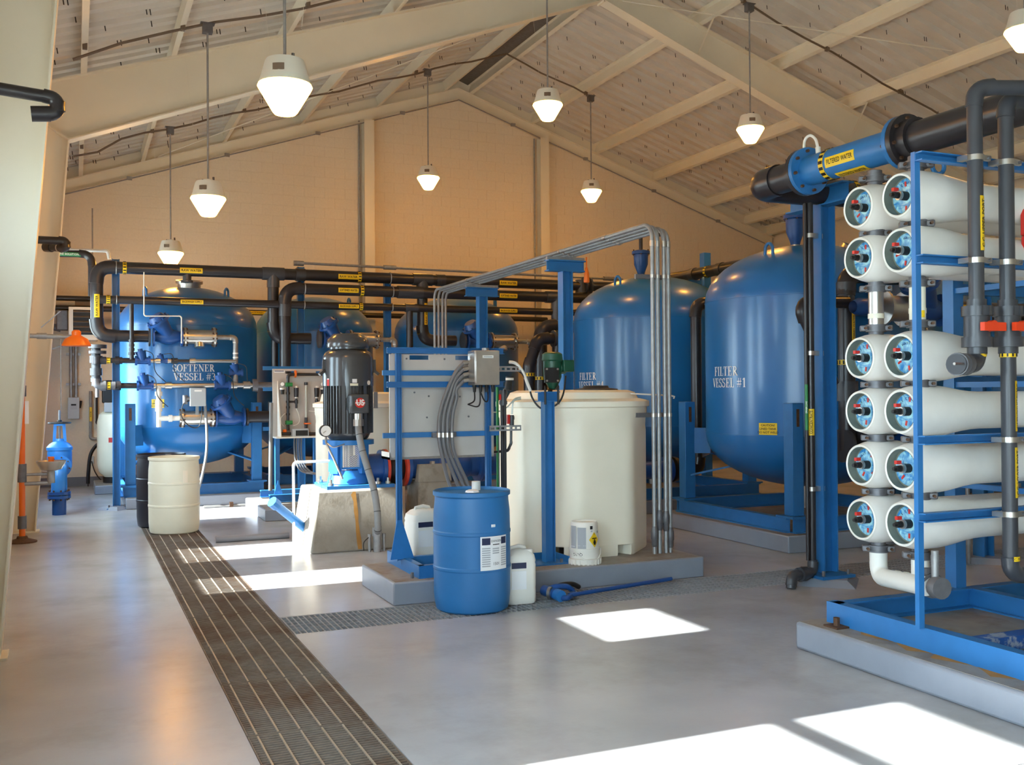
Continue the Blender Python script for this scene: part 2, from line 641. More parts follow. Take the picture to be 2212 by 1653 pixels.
struct('baseboard_back', MB().box(XL, XR, YB - 0.015, YB + .002, 0, 0.16), M['cove'])
struct('baseboard_left', MB().box(XL, XL + 0.015, YF, YB, 0, 0.16), M['cove'])
struct('ground_outside', MB().box(-60, XL - TW, -40, 60, -0.4, -0.1), M['ground'])

# corrugated roof deck
dk = MB()
for sgn in (-1, 1):
    n0 = len(dk.v)
    ys = []
    y = YF - 0.2
    while y < YB + 0.3:
        ys += [(y, 0), (y + 0.12, 0.0), (y + 0.145, 0.06), (y + 0.255, 0.06)]
        y += 0.28
    xe = XM + sgn * 8.15
    vs, fs = [], []
    for yy, dz in ys:
        vs += [(XM, yy, zr(XM) + 0.205 + dz), (xe, yy, zr(xe) + 0.205 + dz)]
    for k in range(len(ys) - 1):
        fs.append((2 * k, 2 * k + 1, 2 * k + 3, 2 * k + 2))
    dk.add(vs, fs)
ceil = struct('ceiling', dk, M['deck'], smooth=False)
PUR = [0.28, 1.68, 3.2, 4.64, 6.07, 7.1, 7.75]
for sgn in (-1, 1):
    for k, dx in enumerate(PUR):
        x = XM + sgn * dx
        p = MB()
        a = math.atan(1 / 3.0) * sgn
        up = V((math.sin(a), 0, math.cos(a)))
        base_ = V((x, 0, zr(x) + 0.1))
        p0, p1 = base_ + V((0, YF, 0)), base_ + V((0, YB, 0))
        p.bar(p0, p1, 0.006, 0.2, up)
        sd_ = V((math.cos(a), 0, -math.sin(a))) * 0.035 * sgn
        p.bar(p0 - up * 0.098 + sd_, p1 - up * 0.098 + sd_, 0.07, 0.006, up)
        p.bar(p0 + up * 0.098 - sd_, p1 + up * 0.098 - sd_, 0.07, 0.006, up)
        build('purlin', p, M['frame'], ceil, smooth=False)
fa = MB()
for sgn in (-1, 1):
    for k in range(len(PUR) - 1):
        for row in (0.33, 0.7):
            dx = PUR[k] + (PUR[k + 1] - PUR[k]) * row
            y = 6.0
            while y < YB:
                y += random.choice((0.3, 0.45, 0.6, 0.9))
                x = XM + sgn * (dx + random.uniform(-.15, .15))
                z = zr(x) + 0.205
                for q in range(random.choice((1, 1, 2))):
                    fa.cyl((x + q * .04, y, z + .01), (x + q * .04 + .01, y, z - 0.055), 0.006, n=4)
tag(build('deck_fasteners', fa, M['fastener'], ceil), kind='stuff')
rc = MB().prism([(XM - .24, YF, zr(XM) + .10), (XM, YF, zr(XM) + .19), (XM + .24, YF, zr(XM) + .10), (XM + .24, YF, zr(XM) + .09), (XM, YF, zr(XM) + .18), (XM - .24, YF, zr(XM) + .09)], (0, YB - YF, 0))
build('ridge_flashing', rc, M['iron'], ceil)

# rigid frames
def rigid_frame(Y):
    fw = 0.1
    web, ofl = MB(), MB()
    col, raf = MB(), MB()
    fr = None
    parts = []
    for sgn in (-1, 1):
        X = lambda d: XM + sgn * d                    # d: distance from the ridge
        half = XM - XL                                # 7.94
        dk_ = XM + 0.05                               # inner knee
        kb, zb = 7.27, 4.66
        c_ = MB()
        c_.prism([(X(half - .03), Y, 0), (X(7.65), Y, 0), (X(kb), Y, zb), (X(half - .03), Y, zr(XL) - .06)], (0, 0.01, 0))
        c_.bar((X(7.645), Y, 0), (X(kb), Y, zb), 0.2, 0.014, (sgn, 0, 0))
        c_.bar((X(half - .02), Y, 0), (X(half - .02), Y, zr(XL)), 0.2, 0.014, (sgn, 0, 0))
        c_.box(min(X(7.6), X(half)), max(X(7.6), X(half)), Y - .12, Y + .12, 0, 0.015)
        r_ = MB()
        r_.prism([(X(half - .02), Y, zr(XL)), (X(kb), Y, zb), (XM, Y, 7.42), (XM, Y, zr(XM))], (0, 0.01, 0))
        r_.bar((X(kb), Y, zb), (XM, Y, 7.42), 0.2, 0.014)
        r_.bar((X(half), Y, zr(XL) - .007), (XM, Y, zr(XM) - .007), 0.2, 0.014)
        r_.bar((X(half - .02), Y, zr(XL) - .1), (X(kb), Y, zb), 0.2, 0.014)
        parts += [('column', c_), ('rafter', r_)]
    t = tag(bpy.data.objects.new('rigid_frame', None), kind='structure')
    C.objects.link(t)
    t.location = (XM, Y, 0)
    for n_, mb in parts:
        build(n_, mb, M['frame'], t, smooth=False)
    if Y > 10:                                        # ridge splice and flange braces
        build('splice_plate', MB().box(XM - .012, XM + .012, Y - .1, Y + .1, 7.38, 7.86), M['frame'], t)
        for dx in (1.68, 4.64):
            for sgn in (1,):
                x = XM + sgn * dx
                zb_ = 7.42 - dx * (7.42 - 4.66) / 7.27
                build('flange_brace', MB().bar((x, Y, zb_ + .02), (x, Y - 0.5, zr(x) + 0.02), 0.03, 0.004), M['frame'], t)
    return t
for Y in (0.8, 7.0, 13.2):
    rigid_frame(Y)
# end wall rafter, columns and small conduit under it
ew = tag(bpy.data.objects.new('end_wall_frame', None), kind='structure')
C.objects.link(ew)
ew.location = (XM, YB, 0)
for sgn in (-1, 1):
    xe = XM + sgn * 7.9
    r_ = MB()
    for a, b in ((-0.24, -0.225), (-0.012, 0.0)):
        r_.prism([(XM, YB - .12, zr(XM) + a), (xe, YB - .12, zr(xe) + a), (xe, YB - .12, zr(xe) + b), (XM, YB - .12, zr(XM) + b)], (0, .118, 0))
    r_.prism([(XM, YB - .04, zr(XM) - .24), (xe, YB - .04, zr(xe) - .24), (xe, YB - .04, zr(xe)), (XM, YB - .04, zr(XM))], (0, .012, 0))
    build('end_rafter', r_, M['frame'], ew, smooth=False)
    build('closure_strip', MB().prism([(XM, YB - .03, zr(XM)), (xe, YB - .03, zr(xe)), (xe, YB - .03, zr(xe) + .2), (XM, YB - .03, zr(XM) + .2)], (0, .028, 0)), M['frame'], ew, smooth=False)
    xc = XM + sgn * 1.9
    c_ = MB()
    zc = zr(xc) - 0.24
    c_.box(xc - .1, xc + .1, YB - .21, YB - .2, 0, zc).box(xc - .1, xc + .1, YB - .016, YB - .004, 0, zc).box(xc - .006, xc + .006, YB - .2, YB - .016, 0, zc)
    build('end_column', c_, M['frame'], ew, smooth=False)
    cj = MB().cyl((xc - .16, YB - .03, 0.2), (xc - .16, YB - .03, zc), 0.02, n=8)
    build('wall_conduit', cj, M['galv'], ew)
    cw = MB()
    pts = [(XM + sgn * d, YB - .15, zr(XM + sgn * d) - 0.27) for d in (0, 2, 4, 6, 7.6)]
    cw.sweep(pts, 0.012, 6)
    for d in (1.2, 2.9, 4.6, 6.3):
        cw.cbox((XM + sgn * d, YB - .15, zr(XM + sgn * d) - .26), .09, .05, .06)
    build('rafter_conduit', cw, M['galv'], ew)

# lighting conduits along the slope, and sway rods
def slope_conduit(Y, x0, x1, label):
    t = MB()
    pts = []
    n = 26
    for i in range(n + 1):
        x = x0 + (x1 - x0) * i / n
        pts.append((x, Y, zr(x) - 0.05 - (0.10 if x < 0.5 else 0) - 0.02 * math.sin(i * 1.7)))
    t.sweep(pts, 0.016, 8)
    for dx in PUR[1:]:
        for sgn in (-1, 1):
            x = XM + sgn * dx
            if x0 < x < x1:
                t.cbox((x, Y, zr(x) - .03), .05, .06, .06)
    return tag(build('lighting_conduit', t, M['brown'], loc=(x0, Y, zr(x0)) ), label, 'conduit')
slope_conduit(16.9, 0.0, 9.0, 'thin dark lighting conduit under the roof along the lamp row closest to the end wall')
slope_conduit(12.0, 0.0, 13.0, 'thin dark lighting conduit under the roof along the middle row of lamps')
slope_conduit(7.4, 0.5, 12.6, 'thin dark lighting conduit under the roof along the lamp row farthest from the end wall')
def on_roof(px, py, dz=-.04):
    d = ray(px, py)
    best = None
    for sgn in (-1, 1):
        # z = 7.84+dz - sgn*(x-XM)/3
        k = (7.84 + dz + sgn * XM / 3.0 - CAM.z) / (d.z + sgn * d.x / 3.0)
        p = CAM + d * k
        if (p.x - XM) * sgn > -0.05:
            best = p
    return best
def rod(a, b, label):
    t = MB().cyl(a, b, 0.009, n=6)
    return tag(build('sway_rod', t, M['frame'], loc=tuple(a)), label, 'brace rod')
rod(on_roof(342, 338), on_roof(1108, 48), 'thin white sway rod slanting under the left roof slope')
rod(on_roof(1345, 2, -.3), on_roof(2057, 110), 'thin white sway rod crossing the right roof slope above the rafter')

# ================================================================ CONCRETE PADS
def pad(name, label, pts, h, chamf=0.012):
    mb = MB().prism([(x, y, 0) for x, y in pts], (0, 0, h))
    cx, cy = sum(p[0] for p in pts) / len(pts), sum(p[1] for p in pts) / len(pts)
    o = tag(build(name, mb, M['pad'], loc=(cx, cy, 0), bev=chamf), label, 'pad', 'grey concrete equipment pads')
    lox, hix, loy, hiy = min(p[0] for p in pts) + .02, max(p[0] for p in pts) - .02, min(p[1] for p in pts) + .02, max(p[1] for p in pts) - .02
    ins = [(min(max(x, lox), hix), min(max(y, loy), hiy), h - 0.001) for x, y in pts]
    build('pad_top', MB().prism(ins, (0, 0, 0.003)), M['padtop'], o)
    return o
def rect(x0, x1, y0, y1):
    return [(x0, y0), (x1, y0), (x1, y1), (x0, y1)]
pad('concrete_pad', 'grey concrete pad carrying the cream tank, mixer post and cable panel', [(2.21, 7.37), (5.0, 7.37), (5.0, 9.25), (3.3, 9.25), (3.3, 8.29), (2.21, 8.29)], 0.175)
pad('concrete_pad', 'grey concrete pad under the skid of filter vessel 1', rect(6.45, 8.95, 8.05, 10.45), 0.17)
pad('concrete_pad', 'grey concrete pad behind the cream tank, under a blue filter vessel skid', rect(6.45, 8.95, 11.4, 13.8), 0.17)
pad('concrete_pad', 'grey concrete pad under the tank hidden behind the membrane rack', rect(9.8, 12.3, 8.05, 10.45), 0.17)
pad('concrete_pad', 'rust stained grey concrete pad under the membrane rack', rect(4.13, 10.5, -1.0, 5.1), 0.17, 0.02)
pad('concrete_pad', 'grey concrete pad under the first softener tank', rect(0.66, 2.58, 15.1, 17.5), 0.15)
pad('concrete_pad', 'grey concrete pad under the middle softener tank', rect(2.85, 4.8, 16.1, 18.4), 0.15)
pad('concrete_pad', 'grey concrete pad under the last softener tank, behind the cable panel', rect(5.1, 7.2, 15.3, 17.8), 0.15)
pad('concrete_pad', 'low grey concrete pad under the dosing board stand', rect(2.2, 4.6, 12.9, 14.5), 0.15)
pad('concrete_pad', 'small grey concrete pad under the cream pressure tank by the end wall', rect(0.3, 0.95, 17.6, 18.8), 0.14)

# ================================================================ GRATES
PN = 0.915
bars, frame_ = MB(), MB()
for k in range(30):
    y = 0.016 + k * (PN - 0.03) / 29
    bars.box(GX0 + .01, GX1 - .01, y - .005, y + .005, -0.03, -0.003)
for x in (GX0 + .004, GX1 - .010):
    frame_.box(x, x + .006, 0.003, PN - .004, -0.03, 0.0)
for y in (0.003, PN - .009):
    frame_.box(GX0 + .01, GX1 - .01, y, y + .006, -0.03, 0.0)
y0g = 4.88 - 3 * PN
meshes = {}
def shared(name, mb, m, off):
    me = bpy.data.meshes.new(name)
    me.from_pydata([tuple(V(v) - V(off)) for v in mb.v], [], mb.f)
    me.materials.append(m)
    return me
goff = (GX0, 0, 0)
mf, mbars = shared('edge_bars', frame_, M['grate'], goff), shared('bearing_bars', bars, M['grate'], goff)
rodm = []
for k in range(6):
    x = GX0 + 0.05 + k * (GX1 - GX0 - 0.1) / 5
    rodm.append(shared('cross_rod', MB().box(x - .004, x + .004, 0.01, PN - .012, -0.006, 0.002), M['graterod'], goff))
ordw = ['outermost', 'second', 'third', 'fourth', 'fifth', 'sixth', 'seventh', 'eighth', 'ninth', 'tenth', 'eleventh', 'twelfth']
for i in range(12):
    lab = 'rusty steel bar grate panel of the long drain, ' + (ordw[i] + ' counted from the viewer' if i < 9 else ('before the cream drum', 'under the cream drum', 'beside the black drum')[i - 9])
    g = thing('floor_grate', lab, 'grate', (GX0, y0g + i * PN, 0.002 * math.sin(i * 2.1)), 'long drain grate panels')
    link_mesh('edge_bars', mf, None, g)
    tag(link_mesh('bearing_bars', mbars, None, g), kind='stuff')
    for me in rodm:
        link_mesh('cross_rod', me, None, g)
# moulded cross grates
def frp(x0, n, y0, y1, L, labels, grp):
    gm = MB()
    nx, ny = int(round(L / 0.04)), 6
    for k in range(nx + 1):
        x = 0.004 + k * (L - .008) / nx
        gm.box(x - .005, x + .005, 0.006, y1 - y0 - .006, -0.03, -.001)
    for k in range(ny + 1):
        y = 0.008 + k * (y1 - y0 - .016) / ny
        gm.box(0, L, y - .005, y + .005, -0.03, -.001)
    me = shared('drain_grate', gm, M['gratefrp'], (0, 0, 0))
    for i in range(n):
        o = link_mesh('drain_grate', me, None, None, (x0 + i * (L + .004), y0, 0))
        tag(o, labels[i], 'grate', grp)
frp(GX1 + .005, 9, CY0, CY1, 1.22, ['grey square mesh drain grate joining the rusty long drain', 'grey square mesh drain grate under the blue drum', 'grey square mesh drain grate in front of the long tank pad', 'grey square mesh drain grate off the right end of the tank pad', 'grey square mesh drain grate at the foot of the large blue post', 'grey square mesh drain grate just past the large blue post', 'grey square mesh drain grate behind the taped white elbow pipe', 'grey square mesh drain grate behind the membrane rack', 'grey square mesh drain grate behind the far end of the membrane rack'], 'cross drain grates')
frp(GX1 + .005, 2, EY0, EY1, 1.32, ['grey mesh drain grate between the rusty drain and the rack pad', 'grey mesh drain grate ending at the near rack pad, at the sunlit floor'], 'near drain grates')

# ================================================================ PENDANT LAMPS
def make_lamp(x, y, zg, label):
    """zg: widest point of the globe"""
    ztop = zr(x) - 0.03
    t = thing('pendant_lamp', label, 'lamp', (x, y, ztop), 'pendant factory lamps')
    build('globe', MB().lathe([(0.0, zg - .21), (0.075, zg - .205), (0.09, zg - .19), (0.185, zg - .03), (0.198, zg - .006), (0.19, zg + .008), (0.15, zg + .012)], (x, y, 0), n=28), M['globe'], t)
    hs = build('housing', MB().lathe([(0.14, zg + .014), (0.192, zg + .01), (0.186, zg + .03), (0.178, zg + .05), (0.145, zg + .17), (0.135, zg + .19), (0.06, zg + .19), (0.055, zg + .215), (0.0, zg + .218)], (x, y, 0), n=28), M['lampwhite'], t)
    build('vent_label', MB().patch((x, y, zg + .1), (0, 0, 1), 0.166, (-.5, -1, 0), 0.25, -0.03, 0.02, 4, .006), M['brown'], hs)
    build('rod', MB().cyl((x, y, zg + .2), (x, y, ztop - .1), 0.012, n=8), M['galv'], t)
    build('bracket', MB().box(x - .07, x + .07, y - .012, y + .012, zg + .19, zg + .215).cyl((x + .06, y, zg + .2), (x + .06, y, zg + .25), .012, n=6), M['iron'], t)
    jb = MB().cbox((x, y, ztop - .06), .11, .09, .11).box(x - .08, x + .08, y - .05, y + .05, ztop - .01, ztop)
    build('junction_box', jb, M['iron'], t)
    for k in (-1, 1):
        build('safety_wire', MB().cyl((x + k * .1, y, zg + .17), (x + k * .28, y, zr(x + k * .28) + .02), 0.0012, n=3), M['frame'], t)
L3 = ['lit pendant lamp hung lowest, close to the end wall above the pipe elbow', 'lit pendant lamp in front of the end wall between its two posts', 'lit pendant lamp right on the end wall, above filter vessel 4']
L2 = ['lit pendant lamp above the first softener tank, middle one of the left file', 'lit pendant lamp below the roof ridge, right of the ridge beam end', 'lit pendant lamp in front of the right roof beam, above filter vessel 1']
L1 = ['largest lit pendant lamp, top left before the big sloping beam', 'lit pendant lamp high overhead between the two files', 'lit pendant lamp in the upper right corner']
for Y, labs in ((16.9, L3), (12.0, L2), (7.4, L1)):
    for x, zg, lb in zip((1.42, 5.75, 9.0), (3.86, 5.40, 5.40), labs):
        if Y == 7.4 and x == 5.75:
            continue
        make_lamp(x, Y, zg if not (Y == 7.4 and x == 9.0) else 5.3, lb)
# ================================================================ SERIF LETTERING (vessels)
def _serif(ch):
    """strokes of a roman capital in a box 1 high; list of convex polygons, and its advance"""
    P = []
    T, t = 0.17, 0.065
    def q(x0, x1, y0, y1): P.append([(x0, y0), (x1, y0), (x1, y1), (x0, y1)])
    def stem(x): q(x, x + T, 0, 1)
    def sf(x, y, wd=0.13): q(x - wd + T / 2 - .03, x + T / 2 + wd + .03, y, y + 0.05)
    def stroke(pts, ws):
        for (a, b), (wa, wb) in zip(zip(pts, pts[1:]), zip(ws, ws[1:])):
            a2, b2 = V((*a, 0)), V((*b, 0))
            d = (b2 - a2).normalized()
            n = V((-d.y, d.x, 0))
            P.append([(a2 - n * wa / 2)[:2], (b2 - n * wb / 2)[:2], (b2 + n * wb / 2)[:2], (a2 + n * wa / 2)[:2]])
    def bow(cx, cy, rx, ry, a0, a1, tin=T, tth=t, n=12):
        pts, ws = [], []
        for i in range(n + 1):
            a = math.radians(a0 + (a1 - a0) * i / n)
            pts.append((cx + rx * math.cos(a), cy + ry * math.sin(a)))
            ws.append(tth + (tin - tth) * abs(math.cos(a)) ** 1.3)
        stroke(pts, ws)
    adv = 0.72
    if ch in 'FE':
        stem(.12); sf(.12, 0); q(.02, .64, .95, 1); q(.58, .64, .74, 1); q(.28, .5, .48, .54); q(.45, .5, .38, .64)
        if ch == 'E':
            q(.02, .66, 0, .05); q(.6, .66, 0, .27)
            adv = .76
    elif ch == 'I':
        stem(.12); sf(.12, 0); sf(.12, .95); adv = .44
    elif ch == 'L':
        stem(.12); sf(.12, .95); q(.02, .64, 0, .05); q(.58, .64, 0, .28)
    elif ch == 'T':
        stem(.25); sf(.25, 0); q(0, .67, .95, 1); q(0, .06, .73, 1); q(.61, .67, .73, 1); adv = .74
    elif ch == 'R':
        stem(.12); sf(.12, 0); q(.02, .3, .95, 1); bow(.3, .74, .25, .235, 90, -90); q(.28, .32, .47, .53)
        stroke([(.36, .5), (.68, .02)], [T, T]); q(.6, .82, 0, .05); adv = .84
    elif ch == 'V':
        stroke([(.12, 1), (.4, 0.02)], [T, T]); stroke([(.4, .02), (.66, 1)], [t, t]); q(0, .28, .95, 1); q(.54, .78, .95, 1); adv = .78
    elif ch == 'N':
        q(.13, .19, 0, 1); q(.66, .72, 0, 1); stroke([(.13, .97), (.69, .03)], [T, T]); q(.02, .3, 0, .05); q(0, .22, .95, 1); q(.55, .83, .95, 1); adv = .86
    elif ch == 'O':
        bow(.42, .5, .34, .475, 0, 360, n=24); adv = .86
    elif ch == 'S':
        bow(.32, .74, .22, .235, 20, 270, T * .8); bow(.32, .265, .24, .24, 90, -165, T * .8); q(.5, .55, .72, .97); q(.07, .12, .03, .3); adv = .66
    elif ch == '#':
        stroke([(.18, 0), (.32, 1)], [.07, .07]); stroke([(.46, 0), (.6, 1)], [.07, .07]); q(.04, .72, .6, .67); q(.02, .7, .3, .37); adv = .8
    elif ch == '1':
        stem(.2); sf(.2, 0); stroke([(.08, .82), (.27, .97)], [.07, .07]); adv = .56
    elif ch == '3':
        bow(.27, .74, .22, .235, 150, -90, T * .8); bow(.27, .265, .25, .24, 90, -150, T * .8); adv = .6
    elif ch == '4':
        q(.32, .48, 0, 1); stroke([(.36, .97), (.04, .3)], [.06, .06]); q(.03, .6, .24, .31); adv = .64
    elif ch == ' ':
        adv = .34
    return P, adv

def serif_text(parent, s, h, o, r, ang, z, sx=0.85):
    """raised white roman lettering round the upright cylinder at o"""
    tot = sum(_serif(c)[1] for c in s)
    x = -tot / 2
    mb = MB()
    for k, c in enumerate(s):
        polys, adv = _serif(c)
        for j, pl in enumerate(polys):
            vs = []
            for (a, b) in pl:
                q = ang + (x + a) * h * sx / r
                vs.append((o[0] + (r + .003 + j * .0002) * math.cos(q), o[1] + (r + .003 + j * .0002) * math.sin(q), z + b * h))
            mb.add(vs, [tuple(range(len(vs)))])
        x += adv
    return build('lettering', mb, M['whiteink'], parent, smooth=False)

# ================================================================ PRESSURE VESSELS
def vessel(name, label, cx, cy, r, zp, grp, leg_in=0.86, z0=1.12, z1=2.63, dome=0.63, manway=None, lug_angles=(200, 320, 80)):
    t = thing(name, label, 'tank', (cx, cy, zp), grp)
    prof = []
    for i in range(0, 11):
        a = PI / 2 * i / 10
        prof.append((r * math.sin(a), z0 - dome * .95 * math.cos(a)))
    prof += [(r, z0 + .006), (r + .004, z0 + .008), (r + .004, z0 + .016), (r, z0 + .018), (r, z1 - .018), (r + .004, z1 - .016), (r + .004, z1 - .008), (r, z1 - .006)]
    for i in range(0, 11):
        a = PI / 2 * i / 10
        prof.append((r * math.cos(a), z1 + dome * math.sin(a)))
    prof[0] = (0, prof[0][1])
    prof[-1] = (0, prof[-1][1])
    build('shell', MB().lathe(prof, (cx, cy, 0), n=72), M['blue'], t, sharp=20)
    e = leg_in * r
    sk = e + 0.09
    zb = zp + 0.15
    for (a, b, c_, d) in ((-1, -1, 1, -1), (-1, 1, 1, 1)):
        build('skid_beam', MB().ibeam((cx + a * sk, cy + b * sk, zp + .075), (cx + c_ * sk, cy + d * sk, zp + .075), .15, .09), M['bluesteel'], t, smooth=False)
    for s_ in (-1, 1):
        build('skid_beam', MB().ibeam((cx + s_ * sk, cy - sk + .05, zp + .075), (cx + s_ * sk, cy + sk - .05, zp + .075), .148, .09), M['bluesteel'], t, smooth=False)
    for a in (-1, 1):
        for b in (-1, 1):
            lx, ly = cx + a * e, cy + b * e
            lg = MB()
            # channel leg, open towards the outside end
            lg.box(lx - .07, lx + .07, ly - .07, ly + .07, zb + .02, z0 + .36)
            leg = build('leg', lg, M['bluesteel'], t, bev=.006)
            build('slot', MB().box(lx - .018, lx + .018, ly - .073, ly - .068, z0 + .12, z0 + .3), M['rustblack'], leg)
            build('base_plate', MB().box(lx - .13, lx + .13, ly - .13, ly + .13, zb, zb + .02), M['bluesteel'], leg)
            q = math.atan2(b, a)
            rr = r * .62
            build('gusset', MB().bar((lx, ly, z0 - .52), (cx + rr * math.cos(q), cy + rr * math.sin(q), z0 - .36), .1, .02, (0, 0, 1)).bar((lx, ly, z0 - .1), (cx + r * .97 * math.cos(q), cy + r * .97 * math.sin(q), z0 - .1), .02, .3), M['bluesteel'], t, smooth=False)
    build('drain_nozzle', MB().cyl((cx, cy, zp + .1), (cx, cy, z0 - dome * .9), .06), M['steel'], t)
    for q in lug_angles:
        a = math.radians(q)
        rr = r * .66
        zz = z1 + dome * math.sqrt(1 - .66 ** 2)
        p = V((cx + rr * math.cos(a), cy + rr * math.sin(a), zz - .02))
        d = V((-math.sin(a), math.cos(a), 0))
        pts = [p - d * .05, p - d * .045 + V((0, 0, .1)), p + V((0, 0, .15)), p + d * .045 + V((0, 0, .1)), p + d * .05]
        build('lifting_lug', MB().sweep(arcs(pts, .04)[0], .018, 8), M['bluesteel'], t)
    if manway:
        p = V(manway)
        n = (p - V((cx, cy, z1 - .4))).normalized()
        build('manway', MB().lathe([(0, .05), (.16, .05), (.16, .075), (.2, .075), (.2, .03), (.17, .03), (.17, -.08)], p, n), M['steel'], t)
    return t

ZT = 0.17
FX, FR = 7.68, 1.13
f1 = vessel('filter_vessel', 'big blue pressure tank lettered FILTER VESSEL #1', FX, 9.25, FR, ZT, 'blue filter vessels', manway=(7.95, 8.75, 3.10))
f4 = vessel('filter_vessel', 'big blue pressure tank lettered FILTER VESSEL #4, behind the cream tank', FX, 12.60, FR, ZT, 'blue filter vessels')
f2 = vessel('filter_vessel', 'big blue pressure tank mostly hidden behind the membrane rack', 11.05, 9.25, FR, ZT, 'blue filter vessels')
v3 = vessel('softener_vessel', 'blue pressure tank lettered SOFTENER VESSEL #3, at the left end of its row', 1.62, 16.3, 1.03, 0.15, 'blue softener vessels', manway=(1.62, 16.1, 3.27))
v2 = vessel('softener_vessel', 'dark blue pressure tank in the middle of the row, behind the pump motor', 3.80, 17.3, 1.0, 0.15, 'blue softener vessels')
v1 = vessel('softener_vessel', 'dark blue pressure tank at the right end of the row, behind the cable panel', 6.15, 16.6, 1.08, 0.15, 'blue softener vessels')
def letters(t, cx, cy, r, s, px, py, h, sx=0.85):
    p, a = on_cyl(px, py, cx, cy, r)
    serif_text(t, s, h, (cx, cy), r, a, p.z - h / 2, sx)
letters(f1, FX, 9.25, FR, 'FILTER', 1566, 802, 0.100, 1.0)
letters(f1, FX, 9.25, FR, 'VESSEL #1', 1570, 827, 0.100, .95)
letters(f4, FX, 12.6, FR, 'FILTER', 1268, 813, 0.100, 1.0)
letters(f4, FX, 12.6, FR, 'VESSEL #4', 1273, 832, 0.100, .95)
letters(v3, 1.62, 16.3, 1.03, 'SOFTENER', 419, 795, 0.105, .92)
letters(v3, 1.62, 16.3, 1.03, 'VESSEL #3', 421, 814, 0.105, .92)

def plate_on(t, cx, cy, r, px, py, wd, ht, lines, size):
    p, a = on_cyl(px, py, cx, cy, r)
    tw = (math.cos(a), math.sin(a), 0)
    lab = build('warning_sticker', MB().patch((cx, cy, p.z), (0, 0, 1), r, tw, wd / 2 / r, -ht / 2, ht / 2, 6, .004), M['yellow'], t)
    for k, s in enumerate(lines):
        text_round(lab, s, size, (cx, cy, p.z + ht * (.30 - .30 * k)), (0, 0, 1), r, tw, M['ink'], along=False, eps=.006, bold=.02)
plate_on(f1, FX, 9.25, FR, 1659, 927, .2, .125, ['CAUTION!', 'LINED TANK', 'DO NOT WELD'], .032)
plate_on(v3, 1.62, 16.3, 1.03, 341, 872, .19, .125, ['CAUTION!', 'LINED TANK', 'DO NOT WELD'], .03)
# script lettering part hidden by the rack
p, a = on_cyl(1850, 722, 11.05, 9.25, FR)
tw = (math.cos(a), math.sin(a), 0)
o_ = text_round(f2, 'Culligan', .30, (11.05, 9.25, p.z), (0, 0, 1), FR, tw, M['whiteink'], along=False, eps=.004, t=0, sx=.8)

# air release valves on the domes
def air_valve(x, y, z, label, pipe_up=True):
    t = thing('air_release_valve', label, 'valve', (x, y, z))
    build('neck', MB().cyl((x, y, z - .06), (x, y, z + .08), .045).coll((x, y, z + .02), (0, 0, 1), .075, .03), M['steel'], t)
    build('body', MB().lathe([(.0, .06), (.05, .06), (.06, .1), (.1, .2), (.105, .34), (.13, .35), (.13, .39), (.06, .41), (0, .42)], (x, y, z), n=18), M['bluedark'], t)
    for k in range(6):
        q = k * PI / 3
        build('bolt', MB().cyl((x + .118 * math.cos(q), y + .118 * math.sin(q), z + .335), (x + .118 * math.cos(q), y + .118 * math.sin(q), z + .41), .011, n=6), M['rustblack'], t)
    if pipe_up:
        build('vent_pipe', MB().pipe([(x, y, z + .4), (x, y, z + .72), (x + .3, y, z + .72), (x + .3, y, z + .62)], .028, n=10), M['pvc'], t)
air_valve(7.45, 12.5, 3.22, 'blue air release valve on top of filter vessel 4')
p = at(1718, 520, Y=9.05)
air_valve(p.x, 9.05, 3.17, 'blue air release valve on filter vessel 1, next to the large blue post', False)

# ================================================================ PIPE STICKERS
EYE = V((-.25, -1, -.15))
def pipe_label(t, s, o, axis, r, L=None, h=None, col='yellow', toward=None, size=None):
    o, axis = V(o), V(axis).normalized()
    tw = V(toward) if toward is not None else (CAM - o)
    h = h or r * .95
    size = size or h * .62
    vs, fs = text_mesh(s, size, 'CENTER', .02, 1.0)
    wd = max(v[0] for v in vs) - min(v[0] for v in vs)
    L = L or wd * 1.18
    sx = min(1.2, L * .88 / wd)
    lab = build('pipe_sticker', MB().patch(o, axis, r, tw, h / 2 / r, -L / 2, L / 2, 6, .002), M[col], t)
    text_round(lab, s, size, o, axis, r, tw, M['ink' if col == 'yellow' else 'whiteink'], bold=.02, sx=sx, eps=.0035)
    return lab
def flow_band(t, o, axis, r, wd=.05, n=12):
    o, axis = V(o), V(axis).normalized()
    b = build('flow_band', MB().cyl(o - axis * wd / 2, o + axis * wd / 2, r + .003, n=20, caps=False), M['yellow'], t)
    u, v_ = perp(axis)
    mk = MB()
    for k in range(n):
        q = 2 * PI * k / n
        c_ = u * math.cos(q) + v_ * math.sin(q)
        tg = axis.cross(c_)
        mk.obox(o + c_ * (r + .004), axis * wd * .38, tg * r * .1, c_ * .002)
    build('arrow_marks', mk, M['ink'], b, smooth=False)['kind'] = 'stuff'
XA = (1, 0, 0)
